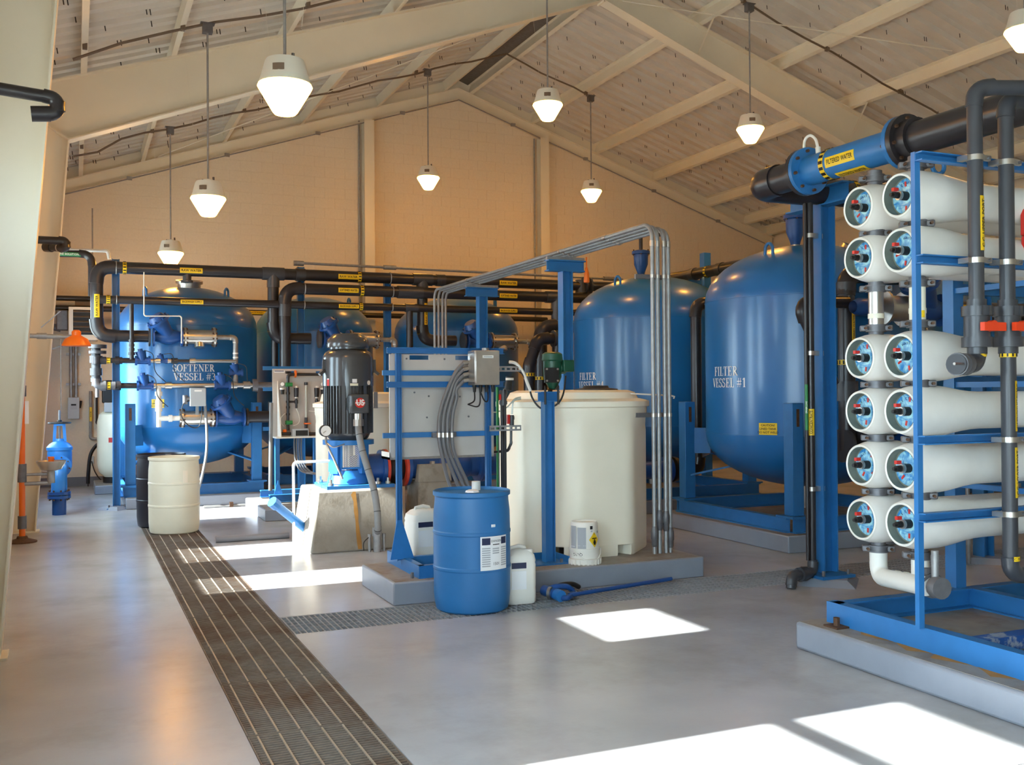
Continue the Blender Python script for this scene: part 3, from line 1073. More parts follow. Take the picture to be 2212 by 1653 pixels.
# ================================================================ HEADER PIPES ALONG THE BACK
HY = 15.1
def hdr(px, py):
    return at(px, py, Y=HY)
zraw, zsof, zbak = 3.385, 3.165, 2.925
RR, RS, RB = .084, .084, .057
def X_at(px, Y=HY):
    return at(px, 600, Y=Y).x
t = thing('raw_water_header', 'long black raw water pipe, topmost along the end wall', 'pipe', (X_at(207), HY, zraw))
x0 = X_at(209)
zl = 2.43
mb = MB().pipe([(X_at(322), HY, zl), (x0, HY, zl), (x0, HY, zraw), (8.68, HY, zraw), (8.68, 11.0, zraw)], RR, R=.16, n=18)
build('pipe_run', mb, M['pvc'], t)
tees = MB()
TEEX = [X_at(590), X_at(912)]
for x in TEEX:
    tees.coll((x, HY, zraw), XA, RR * 1.15, .32).cyl((x, HY, zraw), (x, HY, zraw - .2), RR * 1.13)
    tees.coll((x + .4 if x < 3 else x + .3, HY, zraw), XA, RR * 1.14, .14)
tees.cyl((X_at(404), HY, zraw), (X_at(404), HY, zraw - .14), .06).coll((X_at(404), HY, zraw - .16), (0, 0, 1), .085, .03)
tees.coll((X_at(1262), HY, zraw), XA, .15, .03).coll((X_at(1272), HY, zraw), XA, .15, .03).cyl((X_at(1255), HY, zraw - .12), (X_at(1255), HY, zraw + .1), .1)
build_split('tee', tees, M['pvcgrey'], t)
for x in TEEX:                                   # drops to the 2nd and 3rd tank
    d = MB().pipe([(x, HY, zraw - .15), (x, HY, zl), (x + .55, HY, zl)], RR, R=.16, n=16)
    build('drop_pipe', d, M['pvc'], t)
for px in (412, 750, 1094):
    pipe_label(t, 'RAW WATER', (X_at(px), HY, zraw), XA, RR, L=.31, h=.075)
for px in (269, 775):
    flow_band(t, (X_at(px), HY, zraw), XA, RR)
for yy in (13.0, 12.3):
    build_split('socket', MB().coll((8.68, yy, zraw), (0, 1, 0), RR * 1.14, .12), M['pvcgrey'], t)
flow_band(t, (8.68, 12.62, zraw), (0, 1, 0), RR)
flow_band(t, (x0, HY, 2.6), (0, 0, 1), RR)
flow_band(t, (X_at(240), HY, zl), XA, RR)
pipe_label(t, 'RAW WATER', (x0, HY, 2.84), (0, 0, 1), RR, L=.32, h=.07)
pipe_label(t, 'RAW WATER', (TEEX[1], HY, 2.84), (0, 0, 1), RR, L=.34, h=.07, toward=(.5, -1, 0))
flow_band(t, (TEEX[1], HY, 2.55), (0, 0, 1), RR)
flow_band(t, (TEEX[0], HY, 2.55), (0, 0, 1), RR)

t = thing('softened_water_header', 'black softened water pipe, middle one of the three along the end wall', 'pipe', (X_at(610), HY, zsof))
xs = X_at(612)
build('pipe_run', MB().pipe([(xs, HY - .12, 1.5), (xs, HY - .12, zsof), (8.3, HY - .12, zsof)], RS, R=.17, n=18), M['pvc'], t)
tm = MB().coll((X_at(880), HY - .12, zsof), XA, RS * 1.16, .4).coll((X_at(1195), HY - .12, zsof), XA, RS * 1.15, .4).cyl((X_at(1195), HY - .12, zsof), (X_at(1195), HY - .12, zsof - .5), RS * 1.08).coll((xs, HY - .12, 2.9), (0, 0, 1), RS * 1.1, .3)
build_split('tee', tm, M['pvcgrey'], t)
for px in (750, 1094):
    pipe_label(t, 'SOFTENED WATER', (X_at(px, HY - .12), HY - .12, zsof), XA, RS, L=.31, h=.07)
flow_band(t, (X_at(776), HY - .12, zsof), XA, RS)

t = thing('backwash_header', 'thinner black backwash supply pipe, lowest of the three along the end wall', 'pipe', (X_at(225), HY, zbak))
yb = HY - .1
build('pipe_run', MB().pipe([(X_at(215), yb, zbak), (X_at(1330), yb, zbak)], RB, n=16), M['pvc'], t)
tb = MB().coll((X_at(884), yb, zbak), XA, RB * 1.2, .2)
build_split('tee', tb, M['pvcgrey'], t)
for px in (283, 880):
    x = X_at(px)
    zz = 2.1 if px == 283 else 2.25
    dp_ = MB().cyl((x, yb, zbak), (x, yb, zz), .03 if px == 283 else .052)
    if px == 283:
        for zc_ in (2.36, 2.3, 2.24, 2.18):
            dp_.coll((x, yb, zc_), (0, 0, 1), .045 if zc_ in (2.36, 2.18) else .038, .04)
    build('drop_pipe', dp_, M['pvc'], t)
x = X_at(594)
build('drop_pipe', MB().cyl((x, yb + .15, zbak), (x, yb + .15, 1.7), .05), M['pvc'], t)
pipe_label(t, 'BACKWASH SUPPLY', (x, yb + .15, 2.62), (0, 0, 1), .05, L=.34, h=.055)
for px in (412, 748, 1090):
    pipe_label(t, 'BACKWASH SUPPLY', (X_at(px), yb, zbak), XA, RB, L=.31, h=.06)
for px in (233, 775):
    flow_band(t, (X_at(px), yb, zbak), XA, RB)
# two thinner pipes further back, close to the wall
t = thing('brine_pipe', 'pair of thin black pipes on brackets running along the end wall', 'pipe', (-.5, 18.9, 3.3))
for z_, r_ in ((3.27, .045), (3.10, .05)):
    build('pipe_run', MB().cyl((-.5, 18.9, z_), (9.0, 18.9, z_), r_, n=12).coll((1.1, 18.9, z_), XA, r_ * 1.3, .25).coll((2.3, 18.9, z_), XA, r_ * 1.3, .2), M['pvc'], t)
build('bracket', MB().box(-.45, -.3, 18.8, 19.38, 3.0, 3.36), M['bluedark'], t)
pipe_label(t, 'BRINE SOLUTION', (X_at(556, 18.9), 18.9, 3.27), XA, .045, L=.3, h=.055, col='greenlab')
pipe_label(t, 'BACKWASH', (X_at(553, 18.9), 18.9, 3.10), XA, .05, L=.35, h=.06)
t = thing('pvc_feed_pipe', 'black pipe with green sticker joining above the raw water elbow', 'pipe', at(70, 548, Y=15.6))
build('pipe_run', MB().pipe([(XL, 15.6, at(70, 548, Y=15.6).z), at(198, 549, Y=15.6), at(198, 640, Y=15.6)], .05, R=.12), M['pvc'], t)
pipe_label(t, 'BRINE SOLUTION', at(146, 549, Y=15.6), XA, .05, L=.34, h=.06, col='greenlab')
t = tag(build('white_pipe', MB().pipe([(XL, 15.8, at(90, 539, Y=15.8).z), at(233, 542, Y=15.8), at(236, 560, Y=15.8)], .024, n=8), M['white'], loc=at(90, 539, Y=15.8)), 'thin white pipe with an elbow above the black pipe corner', 'pipe')
t = thing('thin_conduit', 'thin grey conduit lying along the tops of the blue pipe rack posts', 'conduit', at(642, 568, Y=HY + .1))
build('conduit_run', MB().cyl(at(642, 568, Y=HY + .1), at(1345, 604, Y=HY + .1), .02, n=8), M['galv'], t)
build_split('fittings', MB().coll(at(645, 569, Y=HY + .1), XA, .04, .15).coll(at(842, 578, Y=HY + .1), XA, .036, .2).coll(at(1315, 602, Y=HY + .1), XA, .036, .2), M['galv'], t)

# rack posts
def rack_post(px, zt_, label, w_=.1, y=HY + .16, z0=0.0):
    x = X_at(px, y)
    t = thing('pipe_rack_post', label, 'post', (x, y, z0), 'pipe rack posts')
    build('upright', MB().ibeam((x, y, z0 + .02), (x, y, zt_), .1, .1, (1, 0, 0)), M['bluesteel'], t, smooth=False)
    bp = build('base_plate', MB().box(x - .13, x + .13, y - .13, y + .13, z0, z0 + .025), M['bluesteel'], t)
    for a in (-1, 1):
        build('anchor_bolt', MB().cyl((x + a * .1, y - .1, z0 + .02), (x + a * .1, y - .1, z0 + .07), .012, n=6), M['iron'], bp)
    for z_, r_ in ((zraw, RR), (zsof, RS), (zbak, RB)):
        if px == 250 and z_ == zsof:
            continue
        yy = HY if z_ == zraw else HY - .12 if z_ == zsof else HY - .1
        build('pipe_clamp', MB().sweep([(x, yy + (r_ + .004) * math.cos(q * PI / 8), z_ + (r_ + .004) * math.sin(q * PI / 8)) for q in range(16)], .008, 5, closed=True), M['galv'], t)
    return t
rack_post(250, 3.52, 'tall blue steel post carrying the left end of the black pipes')
rack_post(649, 3.52, 'blue steel pipe rack post left of the pump motor', z0=0)
rack_post(836, 3.46, 'blue steel pipe rack post right of the pump motor', z0=0)
rack_post(1316, 3.46, 'blue steel pipe rack post hidden up to its top by filter vessel 4', z0=0)
tag(build('grout_pad', MB().lathe([(.27, 0), (.2, .045), (0, .05)], (X_at(250, HY + .16), HY + .16, 0), n=4), M['pad'], loc=(X_at(250, HY + .16), HY + .16, -.05)), kind='structure')

t = thing('hanger_post', 'short blue post standing up behind the pipe between the two filter vessels', 'post', (8.9, 13.0, 0))
build('upright', MB().box(8.84, 8.96, 12.96, 13.08, 0, 3.72), M['bluesteel'], t)
build('bracket', MB().box(8.58, 8.9, 12.97, 13.07, zraw - .15, zraw - .09), M['bluesteel'], t)
# ================================================================ SOFTENER VALVE TRAINS
def flange(mb, p, d, r, w_=.025):
    return mb.coll(p, d, r, w_, 20)
def bolts(t, p, d, rb, n=8, ln=.07, r=.011, name='flange_bolts'):
    p, d = V(p), V(d).normalized()
    u, v_ = perp(d)
    mb = MB()
    for k in range(n):
        c_ = p + (u * math.cos(2 * PI * k / n + .2) + v_ * math.sin(2 * PI * k / n + .2)) * rb
        mb.cyl(c_ - d * ln / 2, c_ + d * ln / 2, r, n=6)
    o = build(name, mb, M['rustblack'], t)
    o['kind'] = 'stuff'
    return o
def y_valve(t, x0_, x1_, y, z, s=1.0, m='bluedark', up=1):
    c_ = (x0_ + x1_) / 2
    b = MB().lathe([(.06 * s, x0_ - c_), (.075 * s, x0_ - c_ + .05), (.11 * s, -.04), (.11 * s, .06), (.075 * s, x1_ - c_ - .05), (.06 * s, x1_ - c_)], (c_, y, z), XA, 18)
    flange(b, (x0_ + .012, y, z), XA, .14 * s)
    flange(b, (x1_ - .012, y, z), XA, .14 * s)
    d = V((-.55, -.25, .8)).normalized()
    p = V((c_ + .02, y - .02, z))
    b.cyl(p, p + d * .26 * s, .085 * s, .12 * s)
    vb = build('control_valve', b, M[m], t)
    bn = MB().cyl(p + d * .25 * s, p + d * .285 * s, .165 * s, n=20).cyl(p + d * .285 * s, p + d * .36 * s, .13 * s, .09 * s, n=20)
    build('bonnet', bn, M[m], vb)
    u, v_ = perp(d)
    for k in range(8):
        q = k * PI / 4
        c2 = p + d * .29 * s + (u * math.cos(q) + v_ * math.sin(q)) * .145 * s
        build('bonnet_bolt', MB().cyl(c2 - d * .03, c2 + d * .025, .012, n=6), M[m], vb)
def small_valve(t, x, y, z, s=1.0):
    b = MB().cyl((x - .07 * s, y, z), (x + .07 * s, y, z), .045 * s).coll((x - .08 * s, y, z), XA, .06 * s, .03).coll((x + .08 * s, y, z), XA, .06 * s, .03)
    b.cyl((x, y, z), (x - .03, y, z + .12 * s), .05 * s, .065 * s).cyl((x - .03, y, z + .12 * s), (x - .035, y, z + .15 * s), .03 * s)
    v_ = build('pilot_valve', b, M['bluedark'], t)
    build('tubing', MB().sweep(spline([(x + .02, y - .05, z + .13 * s), (x + .13, y - .08, z + .08), (x + .16, y - .08, z - .15), (x + .3, y - .04, z - .3)]), .006, 5), M['black'], v_)

def valve_train(dx, label, full, dy=0.0):
    X = lambda px: X_at(px) + dx
    y = HY + dy
    z = 2.43
    t = thing('valve_train', label, 'piping', (X(207), y, 1.25 if full else 2.0), 'valve trains in front of the softener tanks')
    f_ = MB()
    flange(f_, (X(322), y, z), XA, .14)
    build('flange', f_, M['pvcgrey'], t)
    y_valve(t, X(329), X(394), y, z)
    sp = MB().cyl((X(394), y, z), (X(466), y, z), .105, n=22)
    flange(sp, (X(399), y, z), XA, .145); flange(sp, (X(462), y, z), XA, .145)
    sp.cyl((X(430), y, z - .03), (X(430), y - .03, z - .15), .07)
    build('steel_spool', sp, M['steel'], t)
    bolts(t, (X(399), y, z), XA, .123, 10)
    bolts(t, (X(462), y, z), XA, .123, 10)
    zl1, zl2 = 2.085, 1.735
    g = MB().pipe([(X(466), y, z), (X(508), y, z), (X(508), y, zl2 if full else 2.0)], .036, R=.05, n=12)
    build('galvanised_pipe', g, M['galv'], t)
    wr = MB()
    for zz in ((2.36, 2.2, 2.14, 2.0) if full else (2.36, 2.2, 2.14)):
        wr.coll((X(508), y, zz), (0, 0, 1), .04, .02)
    wr.coll((X(497), y, z), XA, .04, .015)
    build_split('white_joint_tape', wr, M['white'], t)
    if not full:
        return t
    # downcomer below the raw water elbow
    d = MB().cyl((X(207), y, 2.3), (X(207), y, zl2), .06)
    d.coll((X(210), y, 2.28), (0, 0, 1), .12, .05).coll((X(210), y, 2.2), (0, 0, 1), .115, .04).coll((X(207), y, 2.1), (0, 0, 1), .085, .1).coll((X(207), y, 1.93), (0, 0, 1), .08, .1).coll((X(207), y, 1.82), (0, 0, 1), .072, .06)
    build_split('downcomer', d, M['pvcgrey'], t)
    a = MB().pipe([(X(207), y - .06, zl1), (X(240), y - .06, zl1), (X(294), y - .06, zl1)], .038).coll((X(222), y - .06, zl1), XA, .052, .08).coll((X(252), y - .06, zl1), XA, .058, .05).coll((X(260), y - .06, zl1), XA, .05, .04).lathe([(.06, -.05), (.06, .05)], (X(208), y - .06, zl1))
    a.coll((X(375), y - .06, zl1), XA, .04, .09).cyl((X(380), y - .06, zl1), (X(412), y - .06, zl1), .022)
    build_split('middle_line', a, M['pvc'], t)
    flow_band(t, (X(233), y - .06, zl1), XA, .038, .05, 8)
    small_valve(t, X(307), y - .06, zl1, 1.1)
    small_valve(t, X(349), y - .06, zl1, .7)
    a = MB().cyl((X(320), y - .06, zl1), (X(372), y - .06, zl1), .03).coll((X(340), y - .06, zl1), XA, .045, .06).coll((X(360), y - .06, zl1), XA, .04, .04).cyl((X(408), y - .06, zl1), (X(508), y - .03, zl1), .026).coll((X(414), y - .06, zl1), XA, .04, .08)
    build_split('nickel_line', a, M['steel'], t)
    a = MB().cyl((X(207), y - .06, zl2), (X(300), y - .06, zl2), .04).coll((X(255), y - .06, zl2), XA, .065, .06)
    build('lower_line', a, M['pvc'], t)
    a = MB().pipe([(X(207), y - .06, zl2 + .1), (X(207), y - .06, zl2), (X(248), y - .06, zl2)], .048).coll((X(222), y - .06, zl2), XA, .07, .07).coll((X(244), y - .06, zl2), XA, .06, .05).cyl((X(209), y - .06, zl2), (X(209), y - .06, zl2 - .16), .025)
    build('sunlit_fitting', a, M['iron'], t)
    flow_band(t, (X(234), y - .06, zl2), XA, .05, .04, 8)
    small_valve(t, X(312), y - .06, zl2, 1.2)
    small_valve(t, X(478), y - .06, zl2, 1.25)
    a = MB().cyl((X(325), y - .06, zl2), (X(548), y - .06, zl2), .035).coll((X(362), y - .06, zl2), XA, .05, .09).coll((X(330), y - .06, zl2), XA, .045, .05).coll((X(500), y - .06, zl2), XA, .055, .12).coll((X(530), y - .06, zl2), XA, .058, .1)
    build_split('lower_steel_line', a, M['steel'], t)
    a = MB().coll((X(548), y - .06, zl2), XA, .09, .07).cyl((X(548), y - .06, zl2), (X(586), y - .06, zl2), .045)
    build('grooved_coupling', a, M['iron'], t)
    small_valve(t, X(509), y, 1.92, 1.0)
    zl3 = 1.27
    a = MB().cyl((X(341), y - .06, zl2), (X(341), y - .06, zl3 - .12), .034).coll((X(341), y - .06, 1.62), (0, 0, 1), .05, .06).coll((X(341), y - .06, 1.45), (0, 0, 1), .048, .16).cyl((X(341), y - .06, zl3), (X(390), y - .06, zl3), .036).coll((X(366), y - .06, zl3), XA, .05, .05)
    build('white_drop_leg', a, M['white'], t)
    sp = MB().cyl((X(386), y, zl3), (X(462), y, zl3), .1, n=22)
    flange(sp, (X(392), y, zl3), XA, .14); flange(sp, (X(457), y, zl3), XA, .14)
    build('steel_spool', sp, M['steel'], t)
    bolts(t, (X(392), y, zl3), XA, .12, 10)
    bolts(t, (X(457), y, zl3), XA, .12, 10)
    y_valve(t, X(463), X(527), y, zl3)
    a = MB().cyl((X(529), y, zl3), (X(590), y, zl3), .085).coll((X(532), y, zl3), XA, .13, .03)
    build('outlet_pipe', a, M['pvc'], t)
    return t
valve_train(0, 'blue control valves and steel spools piped across the SOFTENER VESSEL #3 tank', True)
valve_train(TEEX[0] - x0, 'blue control valve and steel spool in front of the middle softener tank', False)
valve_train(TEEX[1] - x0, 'blue control valve and steel spool in front of the softener tank at the right end', False)

t = thing('control_enclosure', 'small grey control box with cables in front of the SOFTENER VESSEL #3 tank', 'electrical box', at(427, 858, Y=14.95))
p = at(427, 858, Y=14.95)
build('box', MB().cbox(p, .22, .12, .26), M['boxgrey'], t, bev=.01)
build('name_tag', MB().cbox(p + V((0, -.062, .09)), .1, .004, .025), M['whiteink'], t)
build('strut', MB().bar(p + V((0, .08, .1)), p + V((0, .08, -.3)), .04, .04), M['galv'], t)
build('cable', MB().sweep(spline([p + V((-.1, -.02, -.05)), p + V((-.2, -.03, -.1)), p + V((-.22, -.05, -.28)), p + V((-.1, -.06, -.42)), p + V((.02, -.05, -.4)), p + V((.06, -.02, -.13))]), .008, 6), M['black'], t)
build('gland', MB().cyl(p + V((-.1, 0, -.02)), p + V((-.18, 0, -.02)), .03).cyl(p + V((-.17, 0, .03)), p + V((-.17, 0, -.1)), .035), M['iron'], t)
build('flexible_conduit', MB().sweep(spline([p + V((.1, 0, -.1)), p + V((.12, 0, -.4)), p + V((.12, 0, -.75)), p + V((.06, -.1, -1.05)), p + V((-.02, -.15, -1.33))]), .02, 8), M['flex'], t)

a = MB().pipe([at(391, 640, Y=14.9), at(391, 590, Y=14.9)], .01, n=6)
t = tag(build('chemical_tubing', MB().pipe([at(311, 588, Y=14.9), at(311, 683, Y=14.9), at(392, 683, Y=14.9), at(392, 742, Y=14.9)], .009, R=.03, n=6), M['lampwhite'], loc=at(311, 588, Y=14.9)), 'thin white tube stepping down across the first softener tank', 'tube')

# ================================================================ LEFT END
# safety shower
b = at(48, 1172, Z=0)
sx_, sy_ = b.x, b.y
t = thing('safety_shower', 'orange safety shower post with eyewash bowl beside the left column', 'safety shower', (sx_, sy_, 0))
pole = MB().cyl((sx_, sy_, .05), (sx_, sy_, 2.22), .032)
build('pole', pole, M['orange'], t)
fit = MB().coll((sx_, sy_, 2.24), (0, 0, 1), .045, .12).coll((sx_, sy_, 1.66), (0, 0, 1), .045, .12).coll((sx_, sy_, .76), (0, 0, 1), .046, .2).coll((sx_, sy_, .22), (0, 0, 1), .045, .14)
fit.cyl((sx_, sy_, 1.66), (sx_ - .12, sy_, 1.66), .03)
build_split('pipe_fittings', fit, M['iron'], t)
build('base_flange', MB().lathe([(.15, 0), (.15, .015), (.06, .045), (.05, .07), (.0, .07)], (sx_, sy_, 0)), M['rustblack'], t)
hx = at(165, 740, Y=sy_).x
build('arm', MB().cyl((sx_, sy_, 2.27), (hx, sy_, 2.26), .026).coll((sx_ + .2, sy_, 2.268), XA, .034, .1), M['galv'], t)
build('shower_head', MB().lathe([(.03, .12), (.05, .1), (.05, .06), (.12, .02), (.155, -.05), (.15, -.06), (0, -.06)], (hx, sy_, 2.22)), M['orange'], t)
build_split('pull_rod', MB().cyl((hx - .16, sy_, 2.24), (hx - .16, sy_, 1.45), .006, n=6).bar((hx - .36, sy_, 2.36), (hx - .16, sy_, 2.55), .03, .01), M['galv'], t)
bw = MB().lathe([(.03, -.07), (.11, -.05), (.15, .02), (.155, .045), (.145, .045), (.1, -.03), (.0, -.04)], (sx_ + .29, sy_, .84))
build('eyewash_bowl', bw, M['steel'], t)
build('eyewash_head', MB().cyl((sx_ + .29, sy_, .8), (sx_ + .29, sy_, .91), .03).cyl((sx_ + .29, sy_, .91), (sx_ + .29, sy_, .93), .034), M['orange'], t)
build('bowl_bracket', MB().cyl((sx_, sy_, .74), (sx_ + .29, sy_, .74), .016).cyl((sx_, sy_, .64), (sx_ + .29, sy_, .64), .022).cyl((sx_ + .29, sy_, .64), (sx_ + .29, sy_, .82), .04), M['galv'], t)
build('inspection_tag', MB().box(sx_ + .03, sx_ + .07, sy_ - .02, sy_ - .015, 1.3, 1.55), M['paper'], t)

# blue gate valve on a floor pipe
b = at(128, 1112, Z=0)
gx, gy = b.x, b.y
t = thing('gate_valve', 'blue gate valve with black handwheel on an elbow rising from the floor', 'valve', (gx, gy, 0))
build('floor_pipe', MB().cyl((gx, gy, 0), (gx, gy, .25), .088, n=20), M['bluedark'], t)
fl = MB().coll((gx, gy, .24), (0, 0, 1), .145, .04).coll((gx, gy, .29), (0, 0, 1), .145, .04)
build('floor_flange', fl, M['bluedark'], t)
bolts(t, (gx, gy, .265), (0, 0, 1), .12, 8, .14)
el = MB().sweep(arcs([(gx, gy, .3), (gx, gy, .62), (gx, gy + .4, .62)], .26)[0], .1, 20)
flange(el, (gx, gy + .4, .62), (0, 1, 0), .155, .03)
build('elbow', el, M['bluelight'], t)
bd = MB().cyl((gx, gy + .42, .62), (gx, gy + .8, .62), .1, n=20)
flange(bd, (gx, gy + .44, .62), (0, 1, 0), .155, .03)
flange(bd, (gx, gy + .8, .62), (0, 1, 0), .155, .03)
bd.lathe([(.0, -.14), (.1, -.12), (.16, -.02), (.16, .18), (.155, .22)], (gx, gy + .6, .62))
build('valve_body', bd, M['bluelight'], t)
bolts(t, (gx, gy + .42, .62), (0, 1, 0), .128, 8, .1)
bn = MB().lathe([(.17, .84), (.17, .88), (.13, .93), (.06, .97), (.05, 1.0)], (gx, gy + .6, 0))
for s_ in (-1, 1):
    bn.bar((gx + s_ * .07, gy + .6, .96), (gx + s_ * .055, gy + .6, 1.2), .03, .04, (1, 0, 0))
bn.box(gx - .075, gx + .075, gy + .57, gy + .63, 1.18, 1.21)
build('bonnet_yoke', bn, M['bluelight'], t)
build('stem', MB().cyl((gx, gy + .6, .95), (gx, gy + .6, 1.4), .014, n=10), M['iron'], t)
hw = MB().sweep([(gx + .14 * math.cos(q * PI / 12), gy + .6 + .14 * math.sin(q * PI / 12), 1.22) for q in range(24)], .012, 8, closed=True)
for k in range(4):
    q = k * PI / 2 + .4
    hw.bar((gx, gy + .6, 1.235), (gx + .14 * math.cos(q), gy + .6 + .14 * math.sin(q), 1.22), .025, .012)
hw.cyl((gx, gy + .6, 1.2), (gx, gy + .6, 1.26), .03)
build('handwheel', hw, M['black'], t)
build('rear_pipe', MB().cyl((gx, gy + .82, .62), (gx, gy + 1.6, .62), .088, n=16).cyl((gx, gy + 1.5, .62), (gx, gy + 1.5, 0), .06), M['bluedark'], t)

# wall equipment
def wall_pt(px, py, off=0.1):
    return at(px, py, Y=YB - off)
p = wall_pt(159, 882)
t = thing('disconnect_switch', 'grey disconnect switch box on the end wall under two vertical conduits', 'electrical box', p)
build('box', MB().cbox(p, .19, .16, .38), M['boxgrey'], t, bev=.01)
build('rating_label', MB().cbox(p + V((0, -.082, .03)), .1, .003, .1), M['greyink'], t)
build('rating_label', MB().cbox(p + V((0, -.084, .06)), .08, .003, .03), M['ink'], t)
build('lever', MB().bar(p + V((.1, -.02, .0)), p + V((.12, -.03, .13)), .03, .03), M['black'], t)
for k in (-1, 1):
    build('conduit', MB().cyl(p + V((k * .04, .04, .19)), p + V((k * .04, .04, 1.15)), .03, n=10), M['galv'], t)
for zz in (.42, .95):
    build('strut', MB().cbox(p + V((0, .06, zz)), .24, .05, .045), M['galv'], t)
p = wall_pt(180, 700, .75)
t = thing('unit_heater', 'cream unit heater with louvres hung near the end wall', 'heater', p)
hb = MB().cbox(p + V((0, .12, 0)), .46, .5, .56)
build('cabinet', hb, M['lampwhite'], t, bev=.01)
build('louvre_opening', MB().cbox(p + V((.02, -.135, .02)), .36, .01, .42), M['black'], t)
for k in range(5):
    build('louvre', MB().bar(p + V((-.16, -.15, -.14 + k * .085)), p + V((.2, -.15, -.14 + k * .085)), .06, .012, (0, -.5, 1)), M['brown'], t)
build('motor_box', MB().cbox(p + V((-.33, .1, .06)), .18, .22, .34), M['iron'], t, bev=.015)
build('duct', MB().sweep(spline([p + V((-.35, .1, -.08)), p + V((-.5, .1, -.06)), p + V((-.6, .1, -.15))]), .06, 10), M['iron'], t)
build_split('hanger', MB().bar(p + V((-.1, .1, -.28)), p + V((-.55, .1, -.45)), .03, .03).cyl(p + V((.15, .1, .28)), p + V((.15, .1, 2.0)), .012), M['galv'], t)
p = wall_pt(178, 662, .35)
t = tag(build('vent_motor', MB().cbox(p, .24, .25, .2).coll(p + V((0, 0, .12)), (0, 0, 1), .1, .06), M['brown'], loc=p), 'brown motor housing above the unit heater, beside the pipe elbow', 'motor')
# water pressure tank on its pad
cx, cy = at(250, 1050, Y=18.2).x, 18.2
t = thing('pressure_tank', 'cream pressure tank with black pump head on a low pad by the end wall', 'tank', (cx, cy, .14))
build('shell', MB().lathe([(0, .2), (.16, .22), (.26, .32), (.29, .45), (.29, 1.15), (.26, 1.28), (.15, 1.37), (0, 1.4)], (cx, cy, 0), n=32), M['cream'], t)
build('stand', MB().cyl((cx, cy, .14), (cx, cy, .24), .2), M['black'], t)
build('emblem', MB().patch((cx, cy, .86), (0, 0, 1), .29, (-.3, -1, 0), .12, -.04, .04, 6, .003), M['red'], t)
build('pump_head', MB().cbox((cx - .05, cy - .05, 1.62), .32, .3, .3).coll((cx - .05, cy - .05, 1.8), (0, 0, 1), .16, .1), M['black'], t, bev=.02)
build('switch_box', MB().cbox((cx - .05, cy - .1, 1.4), .26, .3, .16), M['boxgrey'], t, bev=.01)
t = thing('drain_piping', 'slim white and black pipes dropping down the end wall beside the cream tank', 'pipe', wall_pt(196, 950, .06))
build('white_pipe', MB().pipe([wall_pt(196, 845, .06), wall_pt(196, 948, .06), wall_pt(215, 949, .06)], .028, n=8), M['galv'], t)
build('black_pipe', MB().pipe([wall_pt(209, 850, .06), wall_pt(209, 916, .06), wall_pt(222, 916, .06)], .02, n=8), M['pvc'], t)
pipe_label(t, 'WATER', wall_pt(196, 895, .06), (0, 0, 1), .028, L=.25, h=.04)
p = wall_pt(198, 994, .02)
t = thing('wall_outlet', 'white wall outlet with black cords plugged in low on the end wall', 'outlet', p)
build('cover_plate', MB().cbox(p, .08, .02, .13), M['boxgrey'], t, bev=.004)
build_split('cord', MB().sweep(spline([p + V((0, -.03, -.02)), p + V((.05, -.08, -.2)), p + V((.15, -.1, -.35)), p + V((.25, -.2, -.36)), p + V((.3, -.3, -.34))]), .01, 6).sweep(spline([p + V((-.03, -.03, .02)), p + V((-.07, -.1, -.2)), p + V((-.06, -.12, -.5)), p + V((-.08, -.12, -.52))]), .01, 6), M['black'], t)
t = tag(build('flexible_hose', MB().sweep(spline([wall_pt(219, 955, .6), wall_pt(205, 966, .6), wall_pt(195, 985, .6), wall_pt(191, 1020, .6), wall_pt(190, 1045, .6)]), .03, 8), M['black'], loc=wall_pt(190, 1045, .6)), 'black hose hanging from the cream tank to the floor', 'hose')

# roof drain pipes at the columns
def drain(pts, r, label):
    t = thing('vent_pipe', label, 'pipe', V(pts[0]))
    build('pipe_run', MB().pipe(pts, r, n=14), M['pvc'], t)
    build('end_socket', MB().coll(V(pts[-1]), (V(pts[-1]) - V(pts[-2])), r * 1.25, .1), M['pvc'], t)
    build_split('silver_band', MB().coll(V(pts[-2]) * .6 + V(pts[-1]) * .4, (V(pts[-1]) - V(pts[-2])), r * 1.05, .015), M['steel'], t)
yp = 6.4
drain([at(-10, 190, Y=yp), at(124, 213, Y=yp), at(124, 246, Y=yp), at(88, 246, Y=yp)], .036, 'black pipe with a double elbow passing in front of the near left column')
yp = 12.6
drain([at(62, 517, Y=yp), at(142, 521, Y=yp), at(142, 536, Y=yp), at(105, 534, Y=yp + .2)], .045, 'black pipe stub with an elbow at the second left column')

# ================================================================ DRUMS, JUGS, BUCKET
def drum_body(t, cx, cy, m, r=.29, h=.88, hoops=(.32, .58), openhead=False, z0=0.0):
    pr = [(0, 0), (r * .88, 0), (r * .93, .012), (r * .96, .05), (r * .985, .12)]
    for hh in hoops:
        pr += [(r * .992, hh - .016), (r * 1.006, hh - .008), (r * 1.006, hh + .008), (r * .992, hh + .016)]
    pr += [(r * .985, h - .15), (r * .955, h - .07), (r * .95, h - .04), (r, h - .028), (r, h), (r * .97, h + .004), (r * .95, h - .015)]
    if openhead:
        pr += [(r * .93, h - .2), (r * .95, .06), (0, .03)]
    else:
        pr += [(r * .9, h - .022), (0, h - .018)]
    pr = [(a, b + z0) for a, b in pr]
    return build('body', MB().lathe(pr, (cx, cy, 0), n=56), m, t, sharp=25)
b = at(1015, 1322, Z=0)
cx, cy = 2.735, 7.08
t = thing('blue_drum', 'blue plastic drum with white label standing on the mesh drain grate', 'drum', (cx, cy, 0))
drum_body(t, cx, cy, M['drum'])
def toward(cx, cy, px):
    d = at(px, 1100, Y=cy) 
    return None
